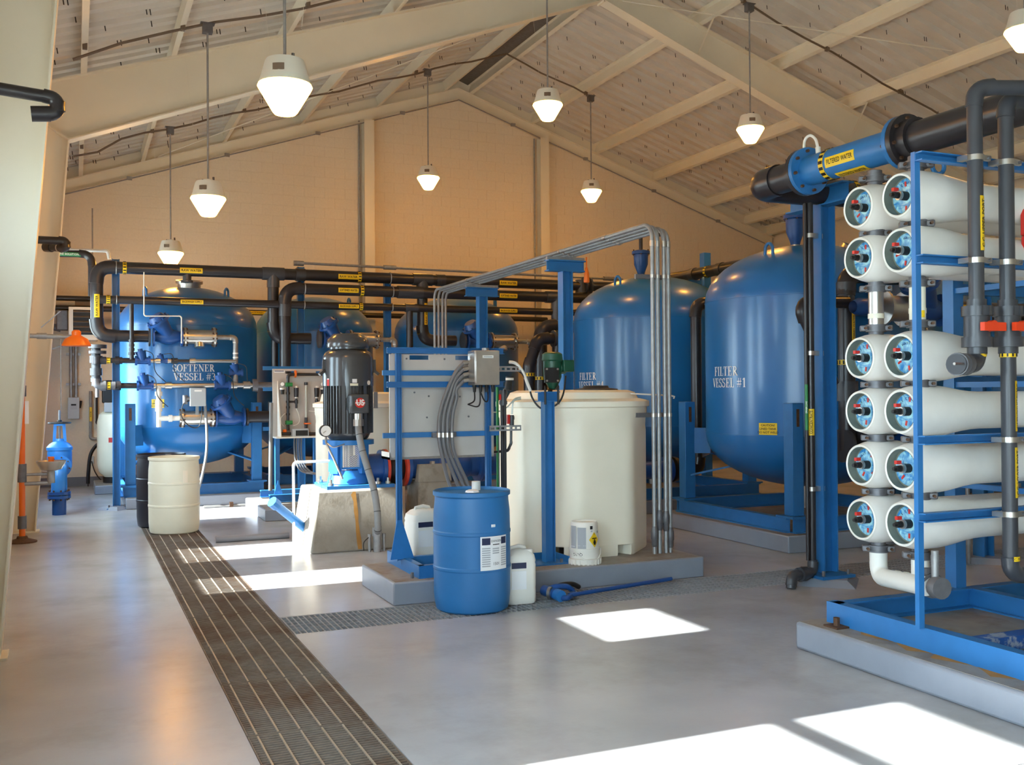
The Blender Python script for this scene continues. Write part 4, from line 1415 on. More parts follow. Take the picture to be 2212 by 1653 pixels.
def face_dir(cx, cy, r, px, py):
    p, a = on_cyl(px, py, cx, cy, r)
    return p, (math.cos(a), math.sin(a), 0)
p, tw = face_dir(cx, cy, .292, 1069, 1194)
lab = build('label', MB().patch((cx, cy, p.z), (0, 0, 1), .293, tw, .40, -.125, .12, 10, .003), M['paper'], t)
def on_label(m, q, z, wq, hz, eps=.005):
    a0 = math.atan2(tw[1], tw[0]) + q
    build('print_block', MB().patch((cx, cy, p.z + z), (0, 0, 1), .293, (math.cos(a0), math.sin(a0), 0), wq / 2, -hz / 2, hz / 2, 4, eps), M[m], lab)
on_label('navyink', -.25, .085, .22, .05); on_label('navyink', .28, .085, .18, .05); on_label('ink', .03, .06, .2, .006)
for k in range(9):
    on_label('greyink', -.25, .035 - k * .016, .22, .009)
    on_label('greyink', .28, .035 - k * .016, .19, .009)
for k in range(3):
    on_label('greyink', .02, .03 - k * .016, .2, .009)
text_round(lab, 'DANGER', .022, (cx, cy, p.z + .085), (0, 0, 1), .293, (math.cos(math.atan2(tw[1], tw[0]) + .03), math.sin(math.atan2(tw[1], tw[0]) + .03), 0), M['ink'], along=False, eps=.006)
text_round(lab, '1501', .03, (cx, cy, p.z - .08), (0, 0, 1), .293, (math.cos(math.atan2(tw[1], tw[0]) + .03), math.sin(math.atan2(tw[1], tw[0]) + .03), 0), M['ink'], along=False, eps=.006)
p2, tw2 = face_dir(cx, cy, .292, 1065, 1136)
build('small_sticker', MB().patch((cx, cy, p2.z), (0, 0, 1), .293, tw2, .06, -.01, .01, 4, .003), M['paper'], t)
build('bung', MB().cyl((cx + .1, cy + .16, .862), (cx + .1, cy + .16, .93), .034, n=18), M['white'], t)
build_split('flat_bung', MB().cyl((cx - .17, cy - .06, .862), (cx - .17, cy - .06, .868), .03).cyl((cx - .12, cy - .12, .864), (cx - .12, cy - .12, .869), .03), M['cream'], t)
build('rag', MB().lathe([(.055, 0), (.05, .012), (.03, .02), (0, .017)], (cx + .0, cy - .02, .866), n=7), M['paper'], t)
b = at(376, 1150, Z=0)
cy = 12.45
cx = at(376, 1000, Y=cy).x
t = thing('cream_drum', 'cream open top plastic drum standing at the far end of the long drain', 'drum', (cx, cy, 0))
drum_body(t, cx, cy, M['cream'], openhead=True)
p, tw = face_dir(cx, cy, .29, 400, 1030)
build('faded_label', MB().patch((cx, cy, p.z), (0, 0, 1), .292, tw, .1, -.07, .07, 5, .002), M['tank'], t)
cx, cy = at(348, 1000, Y=13.12).x, 13.12
t = thing('black_drum', 'black plastic drum half hidden behind the cream drum', 'drum', (cx, cy, 0))
drum_body(t, cx, cy, M['drumblack'])
build('bung', MB().cyl((cx + .08, cy - .1, .86), (cx + .08, cy - .1, .875), .04), M['white'], t)

def jug(x, y, z, label, w_=.25, d_=.2, h=.4, rz=0.0):
    t = thing('white_jug', label, 'jerrycan', (x, y, z), 'white chemical jugs')
    import_ = []
    def rr(s, z_, ins=0.04):
        a, b_ = w_ / 2 * s, d_ / 2 * s
        out = []
        for (sx, sy, q0) in ((1, 1, 0), (-1, 1, 90), (-1, -1, 180), (1, -1, 270)):
            for k in range(4):
                q = math.radians(q0 + k * 30)
                out.append((sx * (a - ins) + ins * math.cos(q), sy * (b_ - ins) + ins * math.sin(q), z_))
        return out
    rings = [rr(.9, 0), rr(.98, .015), rr(1, .05), rr(1, .1), rr(.985, .12), rr(1, .14), rr(1, h * .72), rr(.97, h * .76), rr(1, h * .8), rr(.93, h * .9), rr(.72, h * .97), rr(.5, h, .03)]
    n = 16
    vs = [v for r_ in rings for v in r_]
    fs = [(i * n + k, i * n + (k + 1) % n, (i + 1) * n + (k + 1) % n, (i + 1) * n + k) for i in range(len(rings) - 1) for k in range(n)]
    fs += [tuple(range(n - 1, -1, -1)), tuple(range((len(rings) - 1) * n, len(rings) * n))]
    ca, sa = math.cos(rz), math.sin(rz)
    R_ = lambda v: (x + v[0] * ca - v[1] * sa, y + v[0] * sa + v[1] * ca, z + v[2])
    build('body', MB().add([R_(v) for v in vs], fs), M['white'], t, sharp=30)
    hb = MB().sweep([R_(v) for v in [(-w_ * .3, 0, h * .93), (-w_ * .26, 0, h * 1.02), (0, 0, h * 1.05), (w_ * .2, 0, h * 1.02), (w_ * .24, 0, h * .95)]], .016, 8)
    build('handle', hb, M['white'], t)
    build('cap', MB().cyl(R_((w_ * .3, -d_ * .2, h * .9)), R_((w_ * .3, -d_ * .2, h * 1.0)), .03), M['white'], t)
    bl = MB().obox(R_((-w_ * .12, -d_ / 2 - .001, h * .72)), V((ca, sa, 0)) * w_ * .25, V((-sa, ca, 0)) * .001, (0, 0, .022))
    build('label_band', bl, M['navyink'], t)
    pr = MB().obox(R_((-w_ * .12, -d_ / 2 - .001, h * .45)), V((ca, sa, 0)) * w_ * .25, V((-sa, ca, 0)) * .0008, (0, 0, .07))
    build('label_paper', pr, M['paper'], t)
    return t
p = at(908, 1214, Z=.175)
jug(p.x + .06, p.y + .1, .175, 'white plastic jug on the pad behind the blue drum', .27, .25, .44, .1)
p = at(1132, 1306, Z=0)
jug(p.x, p.y + .1, 0.0, 'white plastic jug on the drain grate right of the blue drum', .235, .2, .41, -.1)

p = at(1262, 1222, Z=.175)
cy = p.y + .115
cx = at(1262, 1170, Y=cy).x
BK = .88
t = thing('white_bucket', 'white bucket with yellow diamond sticker standing upside down on the pad', 'bucket', (cx, cy, .175))
z0 = .175
build('body', MB().lathe([(a_ * BK, b_ * BK) for a_, b_ in [(.145, .05), (.143, .13), (.15, .132), (.15, .15), (.143, .152), (.128, .385), (.118, .4), (.112, .392), (.112, .385), (0, .385)]], (cx, cy, z0), n=40), M['white'], t)
lid = MB().lathe([(a_ * BK, b_ * BK) for a_, b_ in [(0, 0), (.15, 0), (.158, .01), (.16, .05), (.165, .055), (.15, .06)]], (cx, cy, z0), n=40)
for k in range(24):
    q = k * PI / 12
    lid.obox((cx + .141 * math.cos(q), cy + .141 * math.sin(q), z0 + .022), V((math.cos(q), math.sin(q), 0)) * .005, V((-math.sin(q), math.cos(q), 0)) * .008, (0, 0, .02))
build('lid', lid, M['white'], t)
hp = [(cx + .138 * math.cos(q), cy + .138 * math.sin(q), z0 + .123 - .09 * math.sin((q - 3.5) / 2.4 * PI)) for q in [3.5 + 2.4 * i / 14 for i in range(15)]]
build('bail_handle', MB().sweep(hp, .006, 6), M['white'], t)
def bucket_print(m, px, py, wd, ht, eps=.003, name='print_block'):
    p, a = on_cyl(px, py, cx, cy, .12)
    rr = .1258 - (p.z - z0 - .134) / .205 * .0132
    rr += ht / 2 * .0645
    return build(name, MB().patch((cx, cy, p.z), (0, 0, 1), rr, (math.cos(a), math.sin(a), 0), wd / 2 / rr, -ht / 2, ht / 2, 5, eps), M[m], t), p, a, rr
bucket_print('greyink', 1240, 1160, .055, .185)
bucket_print('greyink', 1257, 1163, .07, .175)
for k in range(5):
    bucket_print('paper', 1257, 1143 + k * 9, .06, .004, .0045)
    bucket_print('paper', 1239, 1140 + k * 10, .045, .004, .0045)
bucket_print('ink', 1277.6, 1140.5, .024, .028); bucket_print('greyink', 1278, 1148, .016, .014); bucket_print('greyink', 1290, 1149, .02, .018)
p, a = on_cyl(1283, 1166, cx, cy, .12)
rr = .1258 - (p.z - z0 - .134) / .205 * .0132
dm = MB()
vs = []
for (u_, v_) in ((-.052, 0), (0, -.068), (.052, 0), (0, .068)):
    q = a + u_ / rr
    vs.append((cx + (rr + .004) * math.cos(q), cy + (rr + .004) * math.sin(q), p.z + v_))
mid = lambda i: V(vs[i])
rad = lambda v, e: V((cx, cy, 0)) + (V((v.x - cx, v.y - cy, 0)).normalized() * e) + V((0, 0, v.z))
gridv, gridf = [], []
for i in range(7):
    for j in range(7):
        s_, t_ = i / 6, j / 6
        u_ = (s_ - t_) * .05
        vz = (s_ + t_ - 1) * .064
        q = a + u_ / rr
        e = rr + .004 - vz * .06
        gridv.append((cx + e * math.cos(q), cy + e * math.sin(q), p.z + vz))
for i in range(6):
    for j in range(6):
        gridf.append((i * 7 + j, i * 7 + j + 1, (i + 1) * 7 + j + 1, (i + 1) * 7 + j))
dd = build('hazard_diamond', MB().add(gridv, gridf), M['yellow'], t)
bk = MB()
def dq(u_, v_, e=.0075):
    q = a + u_ / rr
    k_ = rr + e - v_ * .06
    return (cx + k_ * math.cos(q), cy + k_ * math.sin(q), p.z + v_)
for (u0, u1, v0, v1) in ((-.024, .024, .008, .016), (-.006, .006, .0, .006), (-.003, .003, .044, .05)):
    bk.add([dq(u0, v0), dq(u1, v0), dq(u1, v1), dq(u0, v1)], [(0, 1, 2, 3)])
fl_ = [(-.006, -.002), (-.014, -.022), (-.008, -.038), (0, -.046), (.008, -.038), (.014, -.022), (.006, -.002)]
bk.add([dq(*v) for v in fl_], [tuple(range(len(fl_)))])
build('flame_symbol', bk, M['ink'], dd, smooth=False)
p, a = on_cyl(1248, 1198, cx, cy, .126)
vs, fs = text_mesh('QUIG', .034, 'CENTER', 0, 1.0)
vs2 = []
for (u_, v_) in vs:
    q = a - u_ / .126
    vs2.append((cx + .1285 * math.cos(q), cy + .1285 * math.sin(q), p.z - v_))
build('marker_writing', MB().add(vs2, fs), M['ink'], t, smooth=False)

# blue hand pump on the grate
p = at(1205, 1298, Z=0)
t = thing('drum_pump', 'blue hand drum pump with curved hose lying on the drain grate', 'pump', p)
q0, q1 = at(1232, 1290, Z=.03), at(1450, 1248, Z=.05)
build('suction_tube', MB().cyl((q0.x, q0.y + .02, .04), (q1.x, min(q1.y, 7.33), .04), .017, n=10), M['bluedark'], t)
a0 = at(1175, 1278, Z=.05)
build('barrel', MB().cyl((a0.x, a0.y, .06), (p.x - .01, p.y - .0, .05), .042), M['bluedark'], t)
build('grip', MB().cyl((p.x - .01, p.y, .05), (p.x + .0, p.y - .06, .045), .045), M['bluelight'], t)
build('collar', MB().cyl((p.x - .05, p.y + .05, .055), (p.x - .035, p.y + .03, .055), .05), M['steel'], t)
hz = [at(1180, 1275, Z=.06), at(1200, 1268, Z=.1), at(1225, 1268, Z=.09), at(1238, 1280, Z=.04), at(1225, 1292, Z=.03), at(1205, 1290, Z=.03)]
build('hose', MB().sweep(spline(hz), .022, 10), M['bluedark'], t)
build('discharge_hose', MB().sweep(spline([at(1200, 1280, Z=.06), at(1208, 1266, Z=.1), at(1235, 1262, Z=.1), at(1250, 1268, Z=.06)]), .02, 10), M['black'], t)
# ================================================================ PUMP ON ITS CONCRETE BLOCK
def frustum(mb, x0, x1, y0, y1, z0, z1, i):
    vs = [(x0, y0, z0), (x1, y0, z0), (x1, y1, z0), (x0, y1, z0), (x0 + i, y0 + i, z1), (x1 - i, y0 + i, z1), (x1 - i, y1 - i, z1), (x0 + i, y1 - i, z1)]
    return mb.add(vs, [(3, 2, 1, 0), (4, 5, 6, 7), (0, 1, 5, 4), (1, 2, 6, 5), (2, 3, 7, 6), (3, 0, 4, 7)])
t = thing('concrete_block', 'tapered raw concrete block carrying the pump, streaked with rust', 'plinth', (2.7, 10.6, 0))
build('body', frustum(MB(), 2.17, 3.22, 10.08, 11.1, 0, .62, .09), M['concrete'], t, bev=.02)
stv = []
def facey(z): return 10.08 + .09 * z / .62 - .003
for (x, w_, z) in ((2.83, .03, .6), (2.82, .055, .57), (2.835, .035, .5), (2.84, .045, .4), (2.845, .03, .3), (2.85, .04, .2), (2.86, .05, .1), (2.865, .04, .02)):
    x += at(771, 1100, Y=10.12).x - 2.845
    stv += [(x - w_ / 2, facey(z), z), (x + w_ / 2, facey(z), z)]
build('rust_streak', MB().add(stv, [(2 * i, 2 * i + 2, 2 * i + 3, 2 * i + 1) for i in range(7)]), M['rust'], t)
PX, PY = at(752, 850, Y=10.55).x, 10.55
t = thing('vertical_pump', 'vertical pump with tall charcoal motor over a blue pump head', 'pump', (PX, PY, .62))
zt_ = lambda py: at(752, py, Y=PY).z
r = .265
# motor
mz = [zt_(v) for v in (722, 735, 748, 755, 763, 834, 838, 935, 952)]
build('fan_cap', MB().lathe([(0, mz[0]), (.15, mz[0]), (.165, mz[0] - .01), (.215, mz[1]), (.225, mz[2]), (.22, mz[2] - .015), (.19, mz[2] - .015), (.19, mz[4])], (PX, PY, 0), n=40), M['motor'], t)
build('motor_hood', MB().lathe([(.16, mz[3]), (.19, mz[3]), (.24, mz[4] + .005), (.262, mz[4] - .03), (.268, mz[4] - .06), (.268, mz[5]), (.255, mz[5]), (.23, mz[5] + .01)], (PX, PY, 0), n=48), M['motor'], t)
build('motor_body', MB().lathe([(.235, mz[5] + .02), (.235, mz[7]), (.21, mz[8] + .03), (.17, mz[8]), (.17, mz[8] - .02), (0, mz[8] - .02)], (PX, PY, 0), n=40), M['motor'], t)
fin = MB()
for k in range(44):
    q = 2 * PI * k / 44
    c_, s_ = math.cos(q), math.sin(q)
    fin.obox((PX + .245 * c_, PY + .245 * s_, (mz[5] + mz[7]) / 2), V((c_, s_, 0)) * .018, V((-s_, c_, 0)) * .004, (0, 0, (mz[5] - mz[7]) / 2))
tag(build('cooling_fins', fin, M['motor'], t, smooth=False), kind='stuff')
for q in (-2.0, -1.1, .5, 2.2):
    c_, s_ = math.cos(q), math.sin(q)
    build('motor_rib', MB().obox((PX + .25 * c_, PY + .25 * s_, (mz[5] + mz[7]) / 2 + .02), V((c_, s_, 0)) * .02, V((-s_, c_, 0)) * .018, (0, 0, (mz[5] - mz[7]) / 2 + .02)), M['motor'], t)
for s_ in (-1, 1):
    build('lifting_eye', MB().bar((PX + s_ * .26, PY - .05, mz[5] + .17), (PX + s_ * .32, PY - .06, mz[5] + .12), .05, .03).bar((PX + s_ * .27, PY - .05, mz[5] + .28), (PX + s_ * .275, PY - .05, mz[5] + .14), .03, .03), M['motor'], t)
tby = PY - .33
tbx = at(774, 870, Y=tby).x
tbz = (zt_(852) + zt_(892)) / 2
tb = build('terminal_box', MB().cbox((tbx, tby, tbz), .2, .14, .2).cbox((tbx - .02, tby + .1, tbz), .16, .12, .16), M['motor'], t, bev=.02)
build('emblem_disc', MB().cyl((tbx + .0, tby - .069, tbz + .01), (tbx + .0, tby - .074, tbz + .01), .052, n=28), M['red'], tb)
text_flat(tb, 'US', .085, (tbx, tby - .0745, tbz + .01), (1, 0, 0), (0, 0, 1), M['whiteink'], bold=.03, sx=.85)
build('emblem_band', MB().cbox((tbx, tby - .0765, tbz + .01), .1, .002, .012), M['whiteink'], tb)
text_flat(tb, 'MOTORS', .0125, (tbx, tby - .0775, tbz + .01), (1, 0, 0), (0, 0, 1), M['navyink'])
def hood_sticker(m, px, py, wd, ht, name='motor_sticker'):
    p, a = on_cyl(px, py, PX, PY, .268)
    return build(name, MB().patch((PX, PY, p.z), (0, 0, 1), .268, (math.cos(a), math.sin(a), 0), wd / 2 / .268, -ht / 2, ht / 2, 5, .003), M[m], t), p, a
hood_sticker('red', 709, 826, .036, .075)
hood_sticker('paper', 709, 819, .028, .012); hood_sticker('paper', 766, 823, .05, .04); hood_sticker('cream', 765, 831, .085, .025)
p, a = on_cyl(796, 827, PX, PY, .268)
st = build('round_sticker', MB().cyl((p.x, p.y, p.z), V((p.x, p.y, p.z)) + V((math.cos(a), math.sin(a), 0)) * .006, .024, n=20), M['whiteink'], t)
build('nameplate', MB().box(PX + .21, PX + .25, PY - .262, PY - .25, tbz - .05, tbz + .12), M['iron'], t)
# pump head
z0_ = .62
hd = MB().cyl((PX, PY, 1.07), (PX, PY, 1.12), .27, n=36).cyl((PX, PY, .66), (PX, PY, .8), .23, .19, n=28)
hd.box(PX - .3, PX + .42, PY - .3, PY + .3, .62, .655)
for q in (-2.55, -.95, .6, 2.2):
    hd.obox((PX + .2 * math.cos(q), PY + .2 * math.sin(q), .93), V((math.cos(q), math.sin(q), 0)) * .03, V((-math.sin(q), math.cos(q), 0)) * .055, (0, 0, .16))
build('pump_head', hd, M['bluelight'], t)
build('shaft', MB().cyl((PX, PY, .7), (PX, PY, 1.1), .05), M['steel'], t)
mesh_ = MB()
gcx, gcy = PX - .03, PY - .17
for k in range(13):
    for j in range(12):
        x = gcx - .09 + k * .015
        z = .84 + j * .02 + (k % 2) * .01
        mesh_.obox((x, gcy - .06 + .8 * (x - gcx) ** 2 * 4, z), V((.006, 0, .0085)), (0, .001, 0), V((.0012, 0, -.0012)))
        mesh_.obox((x, gcy - .061 + .8 * (x - gcx) ** 2 * 4, z), V((.006, 0, -.0085)), (0, .001, 0), V((.0012, 0, .0012)))
tag(build('guard_mesh', mesh_, M['white'], t, smooth=False), kind='stuff')
gf = MB()
for z in (.83, 1.08):
    gf.box(gcx - .1, gcx + .1, gcy - .066, gcy - .052, z - .01, z + .01)
for x in (-.1, .1):
    gf.box(gcx + x - .008, gcx + x + .008, gcy - .066, gcy - .045, .83, 1.08)
build('guard_frame', gf, M['bluelight'], t)
for a_, b_ in ((-.25, -.25), (.25, -.25), (-.25, .25), (.36, -.25)):
    build('anchor_bolt', MB().cyl((PX + a_, PY + b_, .65), (PX + a_, PY + b_, .72), .016, n=8).coll((PX + a_, PY + b_, .67), (0, 0, 1), .03, .025), M['steel'], t)
g0 = at(704, 931, Y=PY - .3)
gd = build('pressure_gauge', MB().cyl((g0.x, g0.y + .05, g0.z), (g0.x, g0.y, g0.z), .062, n=28), M['black'], t)
build('dial', MB().cyl((g0.x, g0.y, g0.z), (g0.x, g0.y - .004, g0.z), .053, n=28), M['gauge'], gd)
build('needle', MB().bar((g0.x, g0.y - .006, g0.z), (g0.x - .03, g0.y - .006, g0.z - .02), .004, .002), M['ink'], gd)
build('gauge_tube', MB().sweep(spline([g0 + V((.01, .04, -.06)), g0 + V((.02, .05, -.14)), g0 + V((.1, .07, -.3)), (PX - .12, PY - .22, .72)]), .012, 8).sweep(spline([g0 + V((.02, .03, -.13)), g0 + V((.08, .0, -.17)), g0 + V((.2, .02, -.14))]), .006, 6), M['steel'], t)
# discharge: volute, rubber joint
zc = .80
ds = MB().cyl((PX, PY, zc), (PX + .34, PY, zc), .15, .16, n=28).coll((PX + .36, PY, zc), XA, .2, .04)
build('discharge_neck', ds, M['bluedark'], t)
# cable conduit from the terminal box
ft = at(815, 1192, Z=0)
p0 = V((tbx + .02, tby, tbz - .1))
p0.x -= .02
cc = spline([p0 + V((0, 0, -.12)), at(776, 940, Y=10.14), at(783, 975, Y=10.1), at(795, 1015, Y=10.04), at(808, 1060, Y=9.98), at(815, 1105, Y=9.93), at(816, 1145, Y=9.9), V((ft.x, ft.y, .22))], 8)
co = thing('motor_conduit', 'thick grey flexible conduit bowing from the pump motor down to the floor', 'conduit', (ft.x, ft.y, 0))
build('conduit_run', MB().sweep(cc, .035, 14), M['flex'], co)
rb = MB()
for k in range(8, len(cc) - 1, 8):
    d = (cc[k + 1] - cc[k]).normalized()
    rb.coll(cc[k], d, .0365, .006)
build_split('tie_band', rb, M['black'], co)
build('top_connector', MB().cyl(p0 + V((0, 0, 0)), p0 + V((0, 0, -.06)), .045).cyl(p0 + V((0, 0, -.06)), p0 + V((0, 0, -.13)), .055, n=10), M['steel'], co)
build('floor_stub', MB().cyl((ft.x, ft.y, 0), (ft.x, ft.y, .2), .04).cyl((ft.x, ft.y, .16), (ft.x, ft.y, .25), .05, n=10), M['galv'], co)
for k in (-1, 1):
    build('spare_stub', MB().cyl((ft.x + k * .075, ft.y + .02, 0), (ft.x + k * .075, ft.y + .02, .15), .014).cyl((ft.x + k * .075, ft.y + .02, .15), (ft.x + k * .075, ft.y + .02, .18), .019), M['galv'], co)
build('ground_wire', MB().sweep(spline([(ft.x - .09, ft.y, .15), (ft.x - .14, ft.y, .1), (ft.x - .14, ft.y, .02)]), .005, 5), M['black'], co)
t = thing('rubber_joint', 'black rubber pipe joint between two red flanges beside the blue pump', 'pipe joint', (PX + .38, PY, zc))
jx = PX + .385
for x in (jx + .012, jx + .22):
    build('red_flange', MB().coll((x, PY, zc), XA, .205, .03, 28), M['redpaint'], t)
build('bellows', MB().lathe([(.13, .02), (.15, .05), (.185, .11), (.15, .17), (.13, .21)], (jx, PY, zc), XA, 28), M['black'], t)
t = thing('discharge_pipe', 'horizontal blue pump discharge pipe behind the cable panel', 'pipe', (jx + .24, PY, zc))
dp = MB().cyl((jx + .26, PY, zc), (4.62, PY, zc), .125, n=24).coll((jx + .255, PY, zc), XA, .2, .035).coll((4.15, PY, zc), XA, .19, .04).coll((4.2, PY, zc), XA, .19, .04)
build('pipe_run', dp, M['bluedark'], t)
build('valve_body', MB().lathe([(.12, -.2), (.17, -.1), (.18, 0), (.17, .1), (.12, .2)], (3.85, PY, zc), XA, 24).cyl((3.85, PY, zc), (3.85, PY, zc + .25), .1), M['bluedark'], t)
build('elbow', MB().sweep(arcs([(4.6, PY, zc), (4.85, PY, zc), (4.85, PY, 0)], .2)[0], .125, 20), M['bluedark'], t)
t = thing('concrete_pier', 'raw concrete pier propping the blue pump discharge pipe', 'plinth', (3.56, PY, 0))
build('body', frustum(MB(), 3.33, 3.80, PY - .3, PY + .2, 0, .66, .05), M['concrete'], t, bev=.02)
build('face_rise', frustum(MB(), 3.37, 3.75, PY - .25, PY - .135, .655, .84, .02), M['concrete'], t)
build('saddle_bolt', MB().cyl((3.55, PY - .19, .83), (3.55, PY - .19, .87), .03, n=6), M['steel'], t)
# blue capped pipe leaning on the concrete block
a0, a1 = V((2.26, 10.62, .16)), at(590, 1086, Y=10.4)
t = thing('capped_pipe', 'light blue capped pipe slanting out of the concrete block', 'pipe', a0)
d = (a1 - a0).normalized()
build('pipe_run', MB().cyl(a0 - d * .0, a1, .045), M['bluelight'], t)
build('cap', MB().cyl(a1 - d * .06, a1 + d * .02, .058, n=10), M['bluelight'], t)
q = at(492, 900, Y=11.2)
t = tag(build('white_drain_pipe', MB().pipe([(PX - .2, PY - .05, .9), (at(634, 1003, Y=10.5).x, PY - .05, .9), (at(634, 1003, Y=10.5).x, PY - .05, .02)], .014, R=.04, n=8), M['white'], loc=(PX - .2, PY - .05, .9)), 'thin white pipe with an elbow left of the blue pump head', 'pipe')
x_ = at(446, 1172, Z=0)
t = tag(build('floor_pipe', MB().cyl((1.40, 11.32, .035), (2.19, 11.32, .035), .035, n=12), M['cove'], loc=(1.40, 11.32, 0)), 'dark grey pipe lying on the floor left of the concrete block', 'pipe')
t = thing('floor_conduit', 'slim grey conduit with an end turn on the floor before the first softener pad', 'conduit', at(434, 1084, Z=.02))
fa_, fb_ = at(434, 1090, Z=.02), at(566, 1094, Z=.02)
build('conduit_run', MB().cyl((fa_.x, 14.8, .02), (2.7, 14.8, .02), .018, n=8), M['galv'], t)
build('clip', MB().cbox((2.05, 14.8, .035), .05, .06, .07), M['rustblack'], t)

# ================================================================ DOSING BOARD (front seen, behind the pump)
BY = 13.6
bl_, br_ = at(589, 870, Y=BY).x, at(589, 870, Y=BY).x + 1.05
bz0, bz1 = at(589, 943, Y=BY).z, at(589, 797, Y=BY).z
t = thing('dosing_board', 'cream dosing board with black fittings and gauges, left of the pump motor', 'panel', (bl_ + .5, BY, .15))
def slotted_board(x0, x1, y, z0, z1, slots, th=.02):
    mb = MB()
    zs0, zs1 = slots[0][2], slots[0][3]
    mb.box(x0, x1, y, y + th, z0, zs0).box(x0, x1, y, y + th, zs1, z1)
    xs = x0
    for (a, b, _, _) in slots:
        mb.box(xs, a, y, y + th, zs0, zs1)
        xs = b
    return mb.box(xs, x1, y, y + th, zs0, zs1)
build('back_board', slotted_board(bl_, br_, BY, bz0, bz1, [(bl_ + .17, bl_ + .33, bz1 - .065, bz1 - .03), (bl_ + .58, bl_ + .74, bz1 - .065, bz1 - .03)]), M['board'], t)
build('shelf', MB().box(bl_, br_, BY - .25, BY + .02, bz0 - .02, bz0), M['white'], t)
build('side_bracket', MB().prism([(bl_ + .06, BY, bz1 - .16), (bl_ + .06, BY, bz0), (bl_ + .06, BY - .24, bz0)], (.012, 0, 0)), M['white'], t)
build('maker_label', MB().box(bl_ + .02, bl_ + .16, BY - .002, BY, bz1 - .05, bz1 - .02), M['paper'], t)
build('maker_label', MB().box(bl_ + .025, bl_ + .15, BY - .004, BY - .002, bz1 - .034, bz1 - .024), M['navyink'], t)
def bp(px, py, off=.05):
    return at(px, py, Y=BY - off)
ln = MB()
ln.pipe([bp(698, 809), bp(622, 809), bp(622, 930)], .02, R=.04)
for py in (832, 850, 868, 880, 895):
    ln.coll(bp(622, py), (0, 0, 1), .027, .03)
build('pipe_run', ln, M['pvc'], t)
for py in (831, 913):
    build('green_union', MB().coll(bp(622, py), (0, 0, 1), .036, .05).coll(bp(625, py, .07), XA, .028, .08), M['greenlab'], t)
ov = [(638, 808, (1, 0, 0)), (664, 915, (0, 0, 1))]
for px, py, ax in ov:
    build_split('orange_handle', MB().coll(bp(px, py, .07), ax, .05, .018), M['orange'], t)
for px, py in ((610, 830), (697, 830)):
    g_ = build('gauge', MB().cyl(bp(px, py, .06), bp(px, py, .02), .03), M['iron'], t)
    build('dial', MB().cyl(bp(px, py, .064), bp(px, py, .06), .026), M['gauge'], g_)
    build('seal_body', MB().coll(bp(px, py + 11), (0, 0, 1), .03, .025).cyl(bp(px, py + 13), bp(px, py + 22), .022), M['black'], t)
    build('seal_ring', MB().coll(bp(px, py + 10), (0, 0, 1), .034, .022), M['white'], t)
for px in (640, 684):
    vb_ = build('relief_valve', MB().cyl(bp(px, 838), bp(px, 858), .034, .03).cyl(bp(px, 858), bp(px, 882), .016).coll(bp(px, 868), (0, 0, 1), .024, .05).cyl(bp(px, 868), bp(px + (-14 if px == 640 else 14), 868), .014), M['pvc'], t)
    build('valve_knob', MB().cyl(bp(px + 1, 834), bp(px + 1, 840), .02).coll(bp(px, 859), (0, 0, 1), .022, .02), M['white'], vb_)
build('calibration_tube', MB().cyl(bp(661, 833), bp(661, 903), .017), M['bulbglass'], t)
build_split('tube_caps', MB().cyl(bp(661, 826), bp(661, 832), .026).cyl(bp(661, 902), bp(661, 932), .022), M['pvc'], t)
build_split('white_tubing', MB().sweep(spline([bp(640, 883), bp(645, 895), bp(647, 908), bp(643, 916), bp(633, 920)]), .006, 6).sweep(spline([bp(616, 893), bp(607, 903), bp(608, 915), bp(614, 922)]), .006, 6).sweep(spline([bp(667, 888), bp(680, 889), bp(700, 886)]), .006, 6).sweep(spline([bp(687, 884), bp(692, 876), bp(699, 872)]), .006, 6), M['white'], t)
pb = build('dosing_pump', MB().box(bp(627, 930).x, bp(662, 930).x, BY - .2, BY - .04, bz0, bz0 + .1), M['boxgrey'], t)
build('pump_face', MB().box(bp(634, 930).x, bp(660, 930).x, BY - .206, BY - .2, bz0 + .01, bz0 + .08), M['ink'], pb)
build('bottom_line', MB().cyl(bp(607, 937, .1), bp(700, 937, .1), .02), M['pvc'], t)
build_split('orange_knob', MB().cyl(bp(615, 934, .1), bp(615, 928, .1), .025).cyl(bp(684, 932, .1), bp(697, 930, .1), .018), M['orange'], t)
for k, (px, w_) in enumerate(((599, .06), (682, .06))):
    x = at(px, 1000, Y=BY + .08).x
    ps = MB().chan((x, BY + .06, .16), (x, BY + .06, bz1 + .02), .06, .06, (1, 0, 0), (0, 1, 0))
    build('post', ps, M['bluesteel'], t, smooth=False)
    build('gusset', MB().prism([(x, BY + .03, .45), (x - .09, BY + .0, .17), (x + .09, BY + .0, .17)], (0, .01, 0)), M['bluesteel'], t)
for zz in (bz1 + .01, bz1 - .27, bz0 + .1):
    build('cross_rail', MB().chan((bl_ - .12, BY + .045, zz), (br_, BY + .045, zz), .05, .03, (0, 0, 1), (0, 1, 0)), M['bluesteel'], t, smooth=False)
build('skid_beam', MB().ibeam((bl_ - .05, BY, .165 + .05), (br_, BY, .165 + .05), .1, .1).ibeam((bl_ - .05, BY + .7, .215), (br_, BY + .7, .215), .1, .1), M['bluesteel'], t, smooth=False)
for k in range(4):
    build('cable', MB().sweep(spline([at(636 + k * 5, 946, Y=BY - .02), at(636 + k * 5, 975, Y=BY - .02), at(640 + k * 5, 1000, Y=BY - .05), at(655 + k * 6, 1020, Y=BY - .1), at(700, 1026, Y=BY - .2)]), .011, 6), M['cablegrey'], t)
build('grey_conduit', MB().cyl(at(586, 870, Y=BY - .1), at(584, 1060, Y=BY - .1), .025), M['flex'], t)

